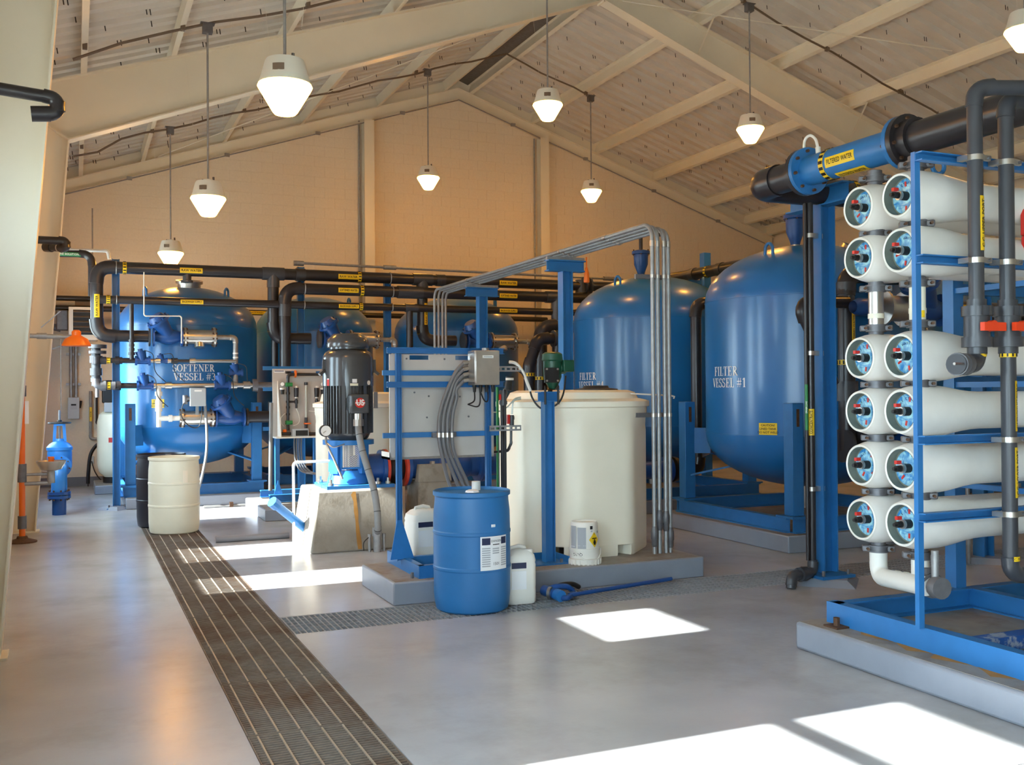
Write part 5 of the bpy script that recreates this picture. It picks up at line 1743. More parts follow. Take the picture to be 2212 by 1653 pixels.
# ================================================================ CREAM TANKS
def poly_tank(name, label, cx, cy, r, z0, zrim, ztop):
    """eight sided tank with softened edges, standing on feet between fork slots"""
    t = thing(name, label, 'tank', (cx, cy, z0), 'cream plastic tanks')
    n = 96
    def rad(q, a):
        ph = (q + PI / 8) % (PI / 4) - PI / 8
        full = a / math.cos(ph)
        return min(full, a * 1.062)
    def skin(rows):
        vs, fs = [], []
        for a, z, k in rows:
            for i in range(n):
                q = 2 * PI * i / n
                rr = rad(q, a) * (1 - k) + a * 1.03 * k if a > 0 else 0
                vs.append((cx + rr * math.cos(q), cy + rr * math.sin(q), z))
        for j in range(len(rows) - 1):
            for i in range(n):
                i2 = (i + 1) % n
                fs.append((j * n + i, j * n + i2, (j + 1) * n + i2, (j + 1) * n + i))
        fs.append(tuple(range(n - 1, -1, -1)))
        fs.append(tuple((len(rows) - 1) * n + i for i in range(n)))
        return MB().add(vs, fs)
    build('body', skin([(r - .02, z0 + .09, 0), (r, z0 + .1, 0), (r, zrim - .24, 0), (r + .0, zrim - .2, .3), (r + .012, zrim - .13, .8), (r + .02, zrim - .11, .8), (r + .022, zrim - .03, .8), (r + .045, zrim - .02, .8), (r + .045, zrim + .025, .8), (r + .02, zrim + .035, 1), (r * .93, zrim + .05, 1)]), M['tank'], t, sharp=25)
    build('lid', MB().lathe([(r * .95, zrim + .045), (r * .9, ztop - .02), (r * .8, ztop), (0, ztop + .005)], (cx, cy, 0), n=48), M['tank'], t, sharp=30)
    for a0_, a1_ in ((-124, -80), (-68, 44), (56, 102), (114, 224)):
        vs, fs = [], []
        m_ = max(6, int((a1_ - a0_) / 4))
        for i in range(m_ + 1):
            q = math.radians(a0_ + (a1_ - a0_) * i / m_)
            rr = rad(q, r)
            for k_, zz in ((.6, z0), (.985, z0), (.997, z0 + .02), (.997, z0 + .125), (.6, z0 + .125)):
                vs.append((cx + rr * k_ * math.cos(q), cy + rr * k_ * math.sin(q), zz))
        for i in range(m_):
            for j in range(5):
                fs.append((i * 5 + j, i * 5 + (j + 1) % 5, (i + 1) * 5 + (j + 1) % 5, (i + 1) * 5 + j))
        fs += [(4, 3, 2, 1, 0), tuple(m_ * 5 + j for j in range(5))]
        build('foot', MB().add(vs, fs), M['tank'], t)
    return t
TX, TY, TR = 4.235, 8.36, .64
t = poly_tank('chemical_tank', 'large cream plastic tank standing on the pad behind the mixer post', TX, TY, TR, .175, 1.50, 1.625)
build('manhole_lid', MB().lathe([(.2, 1.62), (.2, 1.635), (.12, 1.645), (.11, 1.665), (0, 1.668)], (at(1287, 848, Y=8.1).x, 8.1, 0), n=28), M['black'], t)
t = poly_tank('chemical_tank', 'cream plastic tank mostly hidden behind the pump motor and cable panel', at(778, 900, Y=12.3).x, 12.3, .52, 0.0, 1.46, 1.62)

# ================================================================ CABLE PANEL (rear seen)
CYp = 7.93
cl, cr = at(842, 870, Y=CYp).x, at(1066, 870, Y=CYp).x
cz0, cz1 = at(842, 994, Y=CYp).z, at(842, 765, Y=CYp).z
t = thing('cable_panel', 'grey board on a blue strut frame seen from its back, four cables bowing across', 'panel', (cl + .4, CYp, .175))
build('back_board', slotted_board(cl, cr, CYp, cz0, cz1, [(cl + .17, cl + .34, cz1 - .045, cz1 - .008), (cl + .57, cl + .74, cz1 - .045, cz1 - .008)]), M['board'], t)
build('shelf', MB().box(cl, cr, CYp, CYp + .25, cz0 - .0, cz0 + .02).box(cl - .0, cl + .012, CYp, CYp + .25, cz0, cz0 + .06), M['white'], t)
for px, py in ((878, 775), (960, 776), (895, 848), (926, 856), (993, 857), (922, 902), (1012, 900)):
    build('bolt_head', MB().cyl(at(px, py, Y=CYp), at(px, py, Y=CYp) + V((0, -.008, 0)), .008, n=6), M['iron'], t)
yps = CYp - .035
lx, rx = at(861, 900, Y=yps).x, at(1054, 900, Y=yps).x
for x, z0_ in ((lx, .25), (rx, .25)):
    build('post', MB().chan((x, yps + .018, z0_), (x, yps + .018, cz1 + .03), .045, .035, (1, 0, 0), (0, -1, 0), .005), M['bluesteel'], t, smooth=False)
def pz(py): return at(900, py, Y=CYp - .02).z
for py, a_, b_, dy in ((758, 834, 1086, .0), (806, 828, 1066, .05), (831, 834, 1086, .0), (940, 829, 1080, .05)):
    xa, xb = at(a_, py, Y=CYp - .04).x, at(b_, py, Y=CYp - .04).x
    if dy:
        build('cross_rail', MB().box(xa, xb, CYp - .022, CYp - .002, pz(py) - .02, pz(py) + .022), M['bluesteel'], t, smooth=False)
    else:
        build('cross_rail', MB().chan((xa, CYp - .05, pz(py)), (xb, CYp - .05, pz(py)), .048, .04, (0, 0, 1), (0, -1, 0), .005), M['bluesteel'], t, smooth=False)
for x in (lx, rx):
    build('gusset', MB().prism([(x - .02, yps - .01, .58), (x - .09, yps - .05, .27), (x + .11, yps - .05, .27), (x + .02, yps - .01, .58)], (0, .01, 0)), M['bluelight'], t)
for x in (2.44, rx):
    build('skid_beam', MB().chan((x, 7.44, .175 + .05), (x, 8.3, .175 + .05), .1, .05, (0, 0, 1), (1, 0, 0)), M['bluesteel'], t, smooth=False)
    build('anchor_bolt', MB().cyl((x - .04, 7.5, .175), (x - .04, 7.5, .22), .014, n=6), M['iron'], t)
build('skid_beam', MB().chan((2.44, 7.45, .225), (rx, 7.45, .225), .1, .05, (0, 0, 1), (0, 1, 0)).chan((2.44, yps, .225), (rx, yps, .225), .1, .05, (0, 0, 1), (0, 1, 0)), M['bluesteel'], t, smooth=False)
# cables with their clamp
def cp(px, py, off=.1):
    return at(px, py, Y=CYp - off)
cabs = []
tops = [(1003, 783), (1003, 796), (1003, 808), (1004, 821)]
mids = [(948, 940), (957, 940), (966, 940), (976, 940)]
for k in range(4):
    tx_, ty_ = tops[k]
    mx, my = mids[k]
    bx = (983, 1000, 1012, 1022)[k]
    pts = [cp(tx_, ty_), cp(tx_ - 18 - k * 0, ty_ + 20), cp(mx + 16 - k * 2, my - 92 + k * 4), cp(mx + 2, my - 45), cp(mx, my), cp(mx + 6, my + 40), cp(bx - 14, 1040), cp(bx + 4, 1075), cp(bx + 40, 1120, -.1)]
    c_ = build('grey_cable', MB().sweep(spline(pts), .0155, 10), M['cablegrey'], t)
    build('cable_gland', MB().cyl(cp(tx_ - 3, ty_ + 2), cp(tx_ + 12, ty_ - 1), .019, n=10), M['steel'], t)
    build('cable_clip', MB().cyl(cp(mx, my - 5, .1), cp(mx, my + 5, .1), .019, n=10), M['steel'], t)
build('clamp_channel', MB().box(cp(936, 940).x, cp(987, 940).x, CYp - .085, CYp - .05, pz(940) - .02, pz(940) + .02), M['iron'], t)
jp = at(1044, 795, Y=CYp - .17)
t = thing('junction_enclosure', 'stainless steel junction box on the right post of the cable panel', 'electrical box', jp)
build('box', MB().cbox(jp, .215, .16, .285), M['steel'], t, bev=.006)
build('cover', MB().cbox(jp + V((.004, -.085, 0)), .21, .012, .28), M['steel'], t, bev=.004)
build('name_tag', MB().cbox(jp + V((.005, -.092, .09)), .095, .003, .022), M['whiteink'], t)
build('print_line', MB().cbox(jp + V((.005, -.095, .09)), .075, .002, .007), M['greyink'], t)
build('top_hub', MB().cyl(jp + V((.02, 0, .14)), jp + V((.02, 0, .165)), .03), M['galv'], t)
for k in range(4):
    build('cable_gland', MB().cyl(jp + V((-.08 + k * .055, 0, -.14)), jp + V((-.08 + k * .055, 0, -.2)), .017, .012, n=10), M['black'], t)
build_split('black_lead', MB().sweep(spline([jp + V((-.08, 0, -.19)), jp + V((-.09, -.02, -.27)), jp + V((-.15, -.03, -.3))]), .006, 6).sweep(spline([jp + V((-.03, 0, -.19)), jp + V((.0, -.02, -.27)), jp + V((.03, -.02, -.27)), jp + V((.04, 0, -.19))]), .006, 6).sweep(spline([jp + V((-.03, 0, -.19)), jp + V((-.04, -.02, -.29)), jp + V((-.07, -.02, -.32)), jp + V((-.15, -.03, -.3))]), .006, 6), M['black'], t)
# perforated strut, valves and hoses right of the panel
def strut_bar(px0, px1, py, label):
    a_, b_ = at(px0, py, Y=CYp - .08), at(px1, py, Y=CYp - .08)
    z_ = a_.z
    t = thing('slotted_strut', label, 'strut', a_)
    n = max(3, int((b_.x - a_.x) / .045))
    mb = MB()
    w_ = (b_.x - a_.x) / n
    mb.box(a_.x, b_.x, a_.y, a_.y + .01, z_ + .009, z_ + .02).box(a_.x, b_.x, a_.y, a_.y + .01, z_ - .02, z_ - .009)
    for k in range(n + 1):
        x = a_.x + k * w_
        mb.box(max(a_.x, x - .008), min(b_.x, x + .008), a_.y, a_.y + .01, z_ - .009, z_ + .009)
    mb.box(a_.x, b_.x, a_.y, a_.y + .03, z_ + .02, z_ + .023).box(a_.x, b_.x, a_.y, a_.y + .03, z_ - .023, z_ - .02)
    build('channel', mb, M['galv'], t, smooth=False)
strut_bar(1071, 1126, 797, 'slotted steel strut sticking out right of the stainless junction box')
strut_bar(1058, 1126, 926, 'slotted steel strut low on the right of the cable panel')
t = thing('dosing_lines', 'black dosing pipes with small valves standing right of the cable panel', 'piping', at(1085, 1000, Y=8.1))
yq = 8.1
def dq_(px, py, o=0): return at(px, py, Y=yq + o)
for px, px2, py0, r_, m in ((1074, 1076, 835, .012, 'greenlab'), (1085, 1086, 870, .018, 'pvc'), (1090, 1091, 840, .014, 'pvc'), (1076, 1077, 930, .012, 'flex')):
    q0, q1 = dq_(px, py0), dq_(px2, 1190)
    build('riser', MB().cyl((q0.x, q0.y, q0.z), (q0.x, q0.y, .18), r_, n=10), M[m], t)
build('union_valve', MB().cyl(dq_(1087, 843), dq_(1087, 876), .03, n=12).coll(dq_(1087, 848), (0, 0, 1), .035, .03).coll(dq_(1087, 870), (0, 0, 1), .036, .03), M['pvcgrey'], t)
build('union_valve', MB().cyl(dq_(1105, 897), dq_(1105, 920), .022, n=12).coll(dq_(1105, 903), (0, 0, 1), .026, .03), M['pvcgrey'], t)
build('valve_lever', MB().cbox(dq_(1098, 906), .02, .03, .08), M['red'], t)
build('valve_lever', MB().cbox(dq_(1079, 858), .018, .03, .05), M['red'], t)
build('offset_line', MB().pipe([dq_(1104, 920), dq_(1104, 958), dq_(1097, 974), dq_(1066, 977)], .012, R=.03, n=8), M['pvc'], t)
build('flow_switch', MB().cyl(dq_(1100, 822, -.05), dq_(1097, 843, -.05), .028, .034).coll(dq_(1101, 818, -.05), (0, 0, 1), .035, .035), M['black'], t)
build('switch_cap', MB().coll(dq_(1101, 819, -.05), (0, 0, 1), .036, .02), M['white'], t)
build_split('clear_tube', MB().sweep(spline([dq_(1106, 895), dq_(1107, 880), dq_(1110, 866), dq_(1125, 862)]), .008, 8).sweep(spline([dq_(1060, 890), dq_(1075, 890), dq_(1095, 880), dq_(1112, 862), dq_(1125, 858)]), .006, 6), M['bulbglass'], t)
t = thing('motor_cable', 'white sleeved cable looping from the slotted strut to the mixer post', 'cable', at(1105, 783, Y=7.9))
yq = 7.86
build('sleeve', MB().sweep(spline([at(1100, 782, Y=yq), at(1115, 786, Y=yq), at(1130, 805, Y=yq), at(1140, 830, Y=yq), at(1146, 845, Y=yq)]), .014, 8), M['white'], t)
build('lead', MB().sweep(spline([at(1108, 796, Y=yq), at(1128, 808, Y=yq), at(1142, 835, Y=yq), at(1150, 860, Y=yq), at(1165, 880, Y=yq - .02), at(1182, 883, Y=yq - .05), at(1205, 872, Y=yq - .08), at(1217, 850, Y=yq - .08), at(1222, 812, Y=yq - .06)]), .008, 6), M['black'], t)

# mixer stand
MXp, MYp = at(1184, 1000, Y=7.68).x, 7.68
t = thing('mixer_stand', 'slim blue post with channel foot holding a dark green mixer motor', 'mixer', (MXp, MYp, .175))
ztop_ = at(1184, 866, Y=MYp).z
build('post', MB().ibeam((MXp, MYp, .18), (MXp, MYp, ztop_), .09, .08, (1, 0, 0), .008, .007), M['bluesteel'], t, smooth=False)
ft_ = build('foot_channel', MB().box(MXp - .27, MXp + .13, MYp - .13, MYp + .16, .175, .187).box(MXp - .27, MXp + .13, MYp + .15, MYp + .16, .18, .24).box(MXp + .12, MXp + .13, MYp - .13, MYp + .16, .18, .24), M['bluesteel'], t, smooth=False)
for a_, b_ in ((-.2, -.05), (.08, -.08), (-.2, .1)):
    build('anchor_bolt', MB().cyl((MXp + a_, MYp + b_, .185), (MXp + a_, MYp + b_, .215), .014, n=6), M['iron'], ft_)
build('head_beam', MB().ibeam((MXp - .09, MYp, ztop_ + .035), (MXp + .09, MYp, ztop_ + .035), .085, .12, (0, 0, 1), .008, .008), M['bluesteel'], t, smooth=False)
for k in (-1, 1):
    build('u_bolt', MB().sweep(arcs([(MXp + k * .06, MYp - .08, ztop_ - .03), (MXp + k * .06, MYp - .08, ztop_ + .12), (MXp + k * .06 + .03, MYp - .02, ztop_ + .12)], .03)[0], .01, 8), M['black'], t)
build('clamp_plate', MB().box(MXp - .07, MXp + .06, MYp - .1, MYp - .08, at(1184, 827, Y=MYp).z, at(1184, 795, Y=MYp).z), M['black'], t)
for a_ in (-.055, .045):
    for py in (798, 823):
        build('clamp_bolt', MB().cyl((MXp + a_, MYp - .1, at(1184, py, Y=MYp).z), (MXp + a_, MYp - .11, at(1184, py, Y=MYp).z), .009, n=6), M['steel'], t)
mx_ = at(1193, 800, Y=MYp).x
zz = lambda py: at(1193, py, Y=MYp).z
build('mixer_motor', MB().lathe([(0, zz(761)), (.06, zz(761)), (.085, zz(765)), (.09, zz(778)), (.08, zz(781)), (.078, zz(815)), (.06, zz(826)), (.03, zz(840)), (.0, zz(842))], (mx_, MYp, 0), n=28), M['green'], t)
build('motor_box', MB().cbox((mx_ + .12, MYp - .02, zz(791)), .1, .12, .1).cyl((mx_ + .06, MYp, zz(795)), (mx_ + .12, MYp, zz(795)), .05), M['green'], t, bev=.008)
build('mixer_shaft', MB().cyl((mx_ - .01, MYp + .02, zz(842)), (mx_ - .01, MYp + .06, zz(862)), .02), M['black'], t)

# ================================================================ CONDUIT BRIDGE
cxs = [at(p, 1195, Z=.175) for p in (1414, 1424, 1438, 1447)]
CZ = 3.10
yr = [7.68, 7.69, 7.68, 7.69]
xr = [at(p_, 800, Y=7.68).x for p_ in (1411, 1423.5, 1436, 1446.5)]
for k in range(4):
    lb = ['leftmost galvanised conduit', 'second galvanised conduit from the left', 'third galvanised conduit from the left', 'rightmost galvanised conduit'][k] + ' bent over the blue T posts'
    t = thing('galvanised_conduit', lb, 'conduit', (xr[k], yr[k], .175), 'bridge of four conduits')
    zk = CZ - k * .012
    build('conduit_run', MB().sweep(arcs([(xr[k], yr[k], .175), (xr[k], yr[k], zk), (xr[k] + .12, 13.9, zk), (xr[k] + .12, 13.9, 1.9)], .14, 8)[0], .019, 10), M['galv'], t)
    zs = (.32, .46, .45, .30)[k]
    build_split('sealing_fitting', MB().lathe([(.021, -.1), (.027, -.08), (.028, -.04), (.033, -.03), (.033, .04), (.027, .06), (.021, .08)], (xr[k], yr[k], zs + .02), n=12), M['iron'], t)
    build_split('coupling', MB().coll((xr[k], yr[k], 2.92), (0, 0, 1), .024, .05).coll((xr[k] + .02, yr[k] + .9, zk), (0, 1, 0), .025, .06), M['steel'], t)
for z_ in (2.63, 1.40):
    t = thing('conduit_strap', 'steel strap across the four upright conduits, %s' % ('up near the bend' if z_ > 2 else 'at tank rim height'), 'strap', (4.7, 7.7, z_))
    build('bar', MB().box(4.56, 4.86, 7.74, 7.77, z_ - .02, z_ + .02), M['iron'], t)
    for k in range(4):
        build('clip', MB().coll((xr[k], yr[k], z_), (0, 0, 1), .023, .03), M['steel'], t)
def t_post(px, pyt, Y, wbeam, label, zbase):
    c_ = at(px, pyt, Y=Y)
    t = thing('conduit_post', label, 'post', (c_.x, Y, zbase), 'T posts under the conduit bridge')
    zt__ = CZ - .095
    hb_ = .12
    build('upright', MB().ibeam((c_.x, Y, zbase), (c_.x, Y, zt__ - hb_), .12, .12, (1, 0, 0)), M['bluesteel'], t, smooth=False)
    build('head_beam', MB().ibeam((c_.x - wbeam / 2, Y, zt__ - hb_ / 2), (c_.x + wbeam / 2, Y, zt__ - hb_ / 2), hb_, .11), M['bluesteel'], t, smooth=False)
    build('strut', MB().box(c_.x - wbeam / 2, c_.x + wbeam / 2, Y - .02, Y + .02, zt__, zt__ + .035), M['galv'], t)
    for k in range(4):
        build('conduit_clip', MB().coll((xr[k] + .12 * (Y - yr[k]) / 6.2, Y, CZ - k * .012), (0, 1, 0), .024, .04), M['steel'], t)
    build('base_plate', MB().box(c_.x - .15, c_.x + .15, Y - .15, Y + .15, zbase, zbase + .02), M['bluesteel'], t)
    return c_
c1 = t_post(1222, 700, 9.6, .44, 'blue T post under the conduits, nearer one, behind the cream tank', 0.0)
c2 = t_post(1041, 700, 12.5, .46, 'blue T post under the conduits, farther one, behind the cable panel', 0.0)
p = at(1267, 590, Y=9.55)
t = thing('orange_tag', 'orange hook tag hanging from the nearer T post head', 'hook', p)
build('strap', MB().bar(p + V((0, 0, .17)), p + V((0, 0, .02)), .012, .008), M['orange'], t)
build('body', MB().lathe([(.012, .06), (.025, .0), (.032, -.08), (.03, -.1), (.0, -.11)], p, n=12), M['orange'], t)
# black elbows between the back row and filter vessel 4
def bend_pipe(pts, r, label, band=None, lab=None):
    t = thing('black_pipe', label, 'pipe', V(pts[-1]))
    build('pipe_run', MB().pipe(pts, r, n=16), M['pvc'], t)
    if band:
        flow_band(t, band, (0, 0, 1), r)
    return t
yk = 14.3
bend_pipe([at(1262, 706, Y=yk), at(1168, 706, Y=yk), (at(1168, 706, Y=yk).x, yk, 0)], .1, 'black pipe elbow highest of two beside the nearer T post', (at(1168, 706, Y=yk).x, yk, 1.82))
yk = 13.9
t = bend_pipe([at(1196, 732, Y=yk), at(1162, 732, Y=yk), at(1143, 790, Y=yk), (at(1143, 790, Y=yk).x, yk, 0)], .085, 'black pipe jogging down left of the green mixer motor', (at(1143, 790, Y=yk).x, yk, 1.87))
build('flange', MB().coll(at(1196, 732, Y=yk), XA, .13, .03).coll(at(1204, 732, Y=yk), XA, .13, .03), M['pvcgrey'], t)
build('branch', MB().pipe([at(1200, 732, Y=yk), at(1210, 732, Y=yk)], .09).cyl(at(1203, 732, Y=yk), (at(1203, 732, Y=yk).x, yk, 1.2), .075), M['pvc'], t)
# pipes by the filter vessels
x_, y_ = at(1503, 700, Y=10.9).x, 10.9
t = thing('black_pipe', 'upright black pipe with a round elbow between the two filter vessels', 'pipe', (x_, y_, .9))
zt2 = at(1503, 655, Y=y_).z
build('pipe_run', MB().pipe([(x_, y_, .7), (x_, y_, zt2), (x_ + .55, y_, zt2)], .07, R=.12, n=16), M['pvc'], t)
build_split('socket', MB().coll((x_, y_, .95), (0, 0, 1), .085, .25), M['pvcgrey'], t)
flow_band(t, (x_, y_, at(1500, 938, Y=y_).z), (0, 0, 1), .07)
build_split('bottom_run', MB().pipe([(x_, y_, .75), (x_, y_, .62), (x_ - .6, y_, .62)], .09).coll((x_ - .35, y_, .62), XA, .16, .05), M['pvc'], t)
build('blue_valve', MB().coll((x_ - .45, y_, .62), XA, .17, .05).cyl((x_ - .46, y_, .62), (x_ - 1.1, y_, .62), .11).cyl((x_ - .8, y_, .6), (x_ - .8, y_, 0), .04), M['bluedark'], t)

a_ = V((TX + TR * .9, TY - .35, 1.60))
t = tag(build('hooked_rod', MB().sweep([(TX + .2, 7.9, 1.60), at(1450, 855, Y=7.9), at(1457, 857, Y=7.9), at(1455, 861, Y=7.9)], .008, 6), M['white'], loc=(TX + .2, 7.9, 1.6)), 'thin white hooked rod sticking out over the rim of the cream tank', 'rod')
# ================================================================ LARGE BLUE POST
bx_, by_ = 5.78, 6.74
t = thing('pipe_support_post', 'large blue steel T post beside the membrane rack, carrying the FILTERED WATER pipe', 'post', (bx_, by_, 0))
zT = at(1770, 428, X=bx_).z
build('upright', MB().ibeam((bx_, by_, .09), (bx_, by_, zT - .08), .15, .15, (1, 0, 0), .012, .01), M['bluesteel'], t, smooth=False)
build('head_beam', MB().ibeam((bx_, 6.42, zT), (bx_, 7.14, zT), .16, .12), M['bluesteel'], t, smooth=False)
bpl = build('base_plate', MB().box(bx_ - .17, bx_ + .17, by_ - .17, by_ + .17, .055, .08), M['bluesteel'], t)
for a in (-1, 1):
    for b in (-1, 1):
        build('anchor_bolt', MB().cyl((bx_ + a * .13, by_ + b * .13, .07), (bx_ + a * .13, by_ + b * .13, .12), .014, n=6), M['iron'], bpl)
build('grout', MB().lathe([(.36, 0), (.26, .055), (0, .055)], (bx_, by_, 0), n=4), M['pad'], t)
# pipes clamped to it
qy = by_ - .02
t = thing('drain_riser', 'two slim black pipes clamped up the left side of the large blue post', 'pipe', (at(1747, 1240, Y=qy).x, qy, 0))
for k, (px, r_, zb_) in enumerate(((1742, .016, .2), (1752, .03, .1))):
    x = at(px, 850, Y=qy).x
    build('riser', MB().cyl((x, qy, zb_), (x, qy, 3.28 - .1 * k), r_, n=12), M['pvc'], t)
xr2 = at(1752, 850, Y=qy).x
for zz in (2.9, 1.92, .79):
    build('clamp', MB().coll((xr2, qy, zz), (0, 0, 1), .036, .035).box(xr2 + .03, xr2 + .12, qy - .02, qy + .02, zz - .02, zz + .02), M['steel'], t)
pipe_label(t, 'CONCENTRATE', (xr2, qy, at(1752, 912, Y=qy).z), (0, 0, 1), .03, L=.22, h=.05)
x = at(1742, 850, Y=qy).x
pipe_label(t, 'DRAIN LINE', (x, qy, at(1742, 880, Y=qy).z), (0, 0, 1), .016, L=.38, h=.025, col='greenlab')
build('floor_elbow', MB().pipe([(xr2, qy, .2), (xr2, qy, .1), (xr2 - .28, qy - .08, .1), (xr2 - .3, qy - .09, .005)], .04, R=.05), M['pvcgrey'], t)
build('union', MB().coll((xr2 - .14, qy - .04, .1), (1, .3, 0), .058, .09), M['pvcgrey'], t)

# ================================================================ FILTERED WATER PIPE
fx, fz, fr = 5.15, 3.285, .112
Yf = lambda px: at(px, 300, X=fx).y
t = thing('filtered_water_pipe', 'large overhead pipe with blue flanged section lettered FILTERED WATER', 'pipe', (fx, Yf(1735), fz))
y1, y2 = Yf(1742), Yf(1955)
YA = (0, 1, 0)
build('blue_spool', MB().cyl((fx, y1, fz), (fx, y2, fz), fr, n=28).coll((fx, y1 - .02, fz), YA, .18, .035, 28).coll((fx, y2 + .02, fz), YA, .18, .035, 28), M['bluesteel'], t)
build('black_flange', MB().coll((fx, y1 + .022, fz), YA, .18, .04, 28).coll((fx, y1 + .07, fz), YA, .14, .06, 28), M['pvc'], t)
build('black_flange', MB().coll((fx, y2 - .022, fz), YA, .18, .04, 28).coll((fx, y2 - .08, fz), YA, .14, .08, 28), M['pvc'], t)
for yy in (y1, y2):
    for k in range(8):
        q = 2 * PI * k / 8 + .2
        c_ = V((fx + .15 * math.cos(q), yy, fz + .15 * math.sin(q)))
        build('flange_bolt', MB().cyl(c_ - V((0, .06, 0)), c_ + V((0, .065, 0)), .012, n=6), M['rustblack'], t)
build('black_run', MB().cyl((fx, y2 - .05, fz), (fx, 1.2, fz), fr, n=24), M['pvc'], t)
ye = Yf(1672)
el = MB().cyl((fx, y1 + .04, fz), (fx, ye, fz), fr, n=24)
el.sweep(arcs([(fx, ye - .06, fz), (fx, ye + .19, fz), (fx + .5, ye + .19, fz)], .19, 10)[0], fr * 1.12, 24)
build('elbow_end', el, M['pvc'], t)
build('back_run', MB().cyl((fx + .4, ye + .19, fz), (9.5, ye + .19, fz), fr, n=20), M['pvc'], t)
flow_band(t, (fx + .95, ye + .19, fz), XA, fr, .05)
flow_band(t, (fx, Yf(1797), fz), YA, fr, .05, 16)
pipe_label(t, 'FILTERED WATER', (fx, Yf(1838), fz), (0, -1, 0), fr, L=.30, h=.075, toward=(-1, -.25, -.12))
pipe_label(t, 'FILTERED WATER', (fx, Yf(1848), fz), (0, -1, 0), fr, L=.30, h=.075, toward=(-.25, -.2, -1))
build('vent_loop', MB().sweep(spline([at(1738, 336, X=fx), at(1738, 305, X=fx), at(1750, 293, X=fx), at(1762, 302, X=fx), at(1767, 322, X=fx)]), .011, 8).cyl(at(1767, 318, X=fx), at(1768, 336, X=fx), .02), M['white'], t)

# ================================================================ MEMBRANE RACK
t = thing('membrane_rack', 'blue steel rack and skid holding white membrane vessels', 'rack', (4.30, 4.2, .17))
zsk = .17
# skid
build('skid_beam', MB().chan((4.30, -.6, zsk + .065), (4.30, 5.0, zsk + .065), .13, .07, (0, 0, 1), (1, 0, 0), .01), M['bluesteel'], t, smooth=False)
build('skid_beam', MB().chan((4.30, 4.97, zsk + .065), (10.0, 4.97, zsk + .065), .13, .07, (0, 0, 1), (0, -1, 0), .01), M['bluesteel'], t, smooth=False)
build('skid_beam', MB().ibeam((5.46, -.6, zsk + .065), (5.46, 4.96, zsk + .065), .13, .08), M['bluesteel'], t, smooth=False)
build('cross_member', MB().box(4.31, 5.42, 4.0, 4.1, zsk + .01, zsk + .085), M['bluechip'], t)
build('cross_member', MB().box(4.31, 5.42, 2.75, 2.83, zsk + .01, zsk + .075), M['bluesteel'], t)
build('floor_plate', MB().box(4.38, 5.42, 2.84, 3.98, zsk + .004, zsk + .012), M['plate'], t)
build('anchor_bolt', MB().box(4.20, 4.32, 4.80, 4.92, zsk, zsk + .012).cyl((4.25, 4.86, zsk + .01), (4.25, 4.86, zsk + .06), .02, n=6), M['rustblack'], t)
rs = MB()
for k in range(14):
    y = 4.7 - k * .28
    rs.add([(4.293, y, zsk + .0035), (4.293 - random.uniform(.02, .09), y - .05, zsk + .0035), (4.293 - random.uniform(.03, .1), y - .16, zsk + .0035), (4.293, y - .26, zsk + .0035)], [(0, 1, 2, 3)])
build('rust_run', rs, M['rust'], t)
zpt = at(1983, 330, X=4.26, ).z
ztop_r = 3.0
pxx, pyy = 4.27, 4.2
Zr = lambda px, py: at(px, py, Y=pyy).z
ztop_r = Zr(1980, 328)
build('front_post', MB().box(pxx - .016, pxx + .016, pyy, pyy + .006, zsk + .13, ztop_r).box(pxx - .022, pxx - .016, pyy, pyy + .03, zsk + .13, ztop_r), M['bluesteel'], t, smooth=False)
xe_ = 9.6
for py in (340, 561, 951, 1118):
    z_ = Zr(1985, py)
    build('front_rail', MB().chan((pxx - .02, pyy, z_), (xe_, pyy, z_), .05, .05, (0, 0, 1), (0, -1, 0), .007), M['bluesteel'], t, smooth=False)
rx_, ry_ = 5.38, 5.0
for x in (5.38, 7.4, 9.5):
    build('rear_post', MB().box(x - .045, x + .045, ry_ - .045, ry_ + .045, zsk + .13, 3.0), M['bluesteel'], t)
for z_ in (2.28, 1.66, 1.33, 1.0, .67):
    build('rear_rail', MB().box(rx_, xe_, ry_ - .03, ry_ + .03, z_ - .035, z_ + .035), M['bluesteel'], t)
for x in (7.4, 9.5):
    build('front_post', MB().chan((x, pyy, zsk + .13), (x, pyy, ztop_r), .05, .05, (1, 0, 0), (0, 1, 0), .008), M['bluesteel'], t, smooth=False)
for x in (5.38, 7.4):
    for z_ in (2.28, 1.66, 1.0):
        build('cradle_arm', MB().box(x - .03, x + .03, pyy, ry_, z_ - .035, z_ + .0), M['bluesteel'], t)
build('lifting_ring', MB().sweep([(5.0 + .05 * math.cos(q * PI / 8), 4.75, 3.02 + .05 * math.sin(q * PI / 8)) for q in range(16)], .014, 8, closed=True).cyl((5.0, 4.75, 2.9), (5.0, 4.75, 2.98), .02), M['bluesteel'], t)

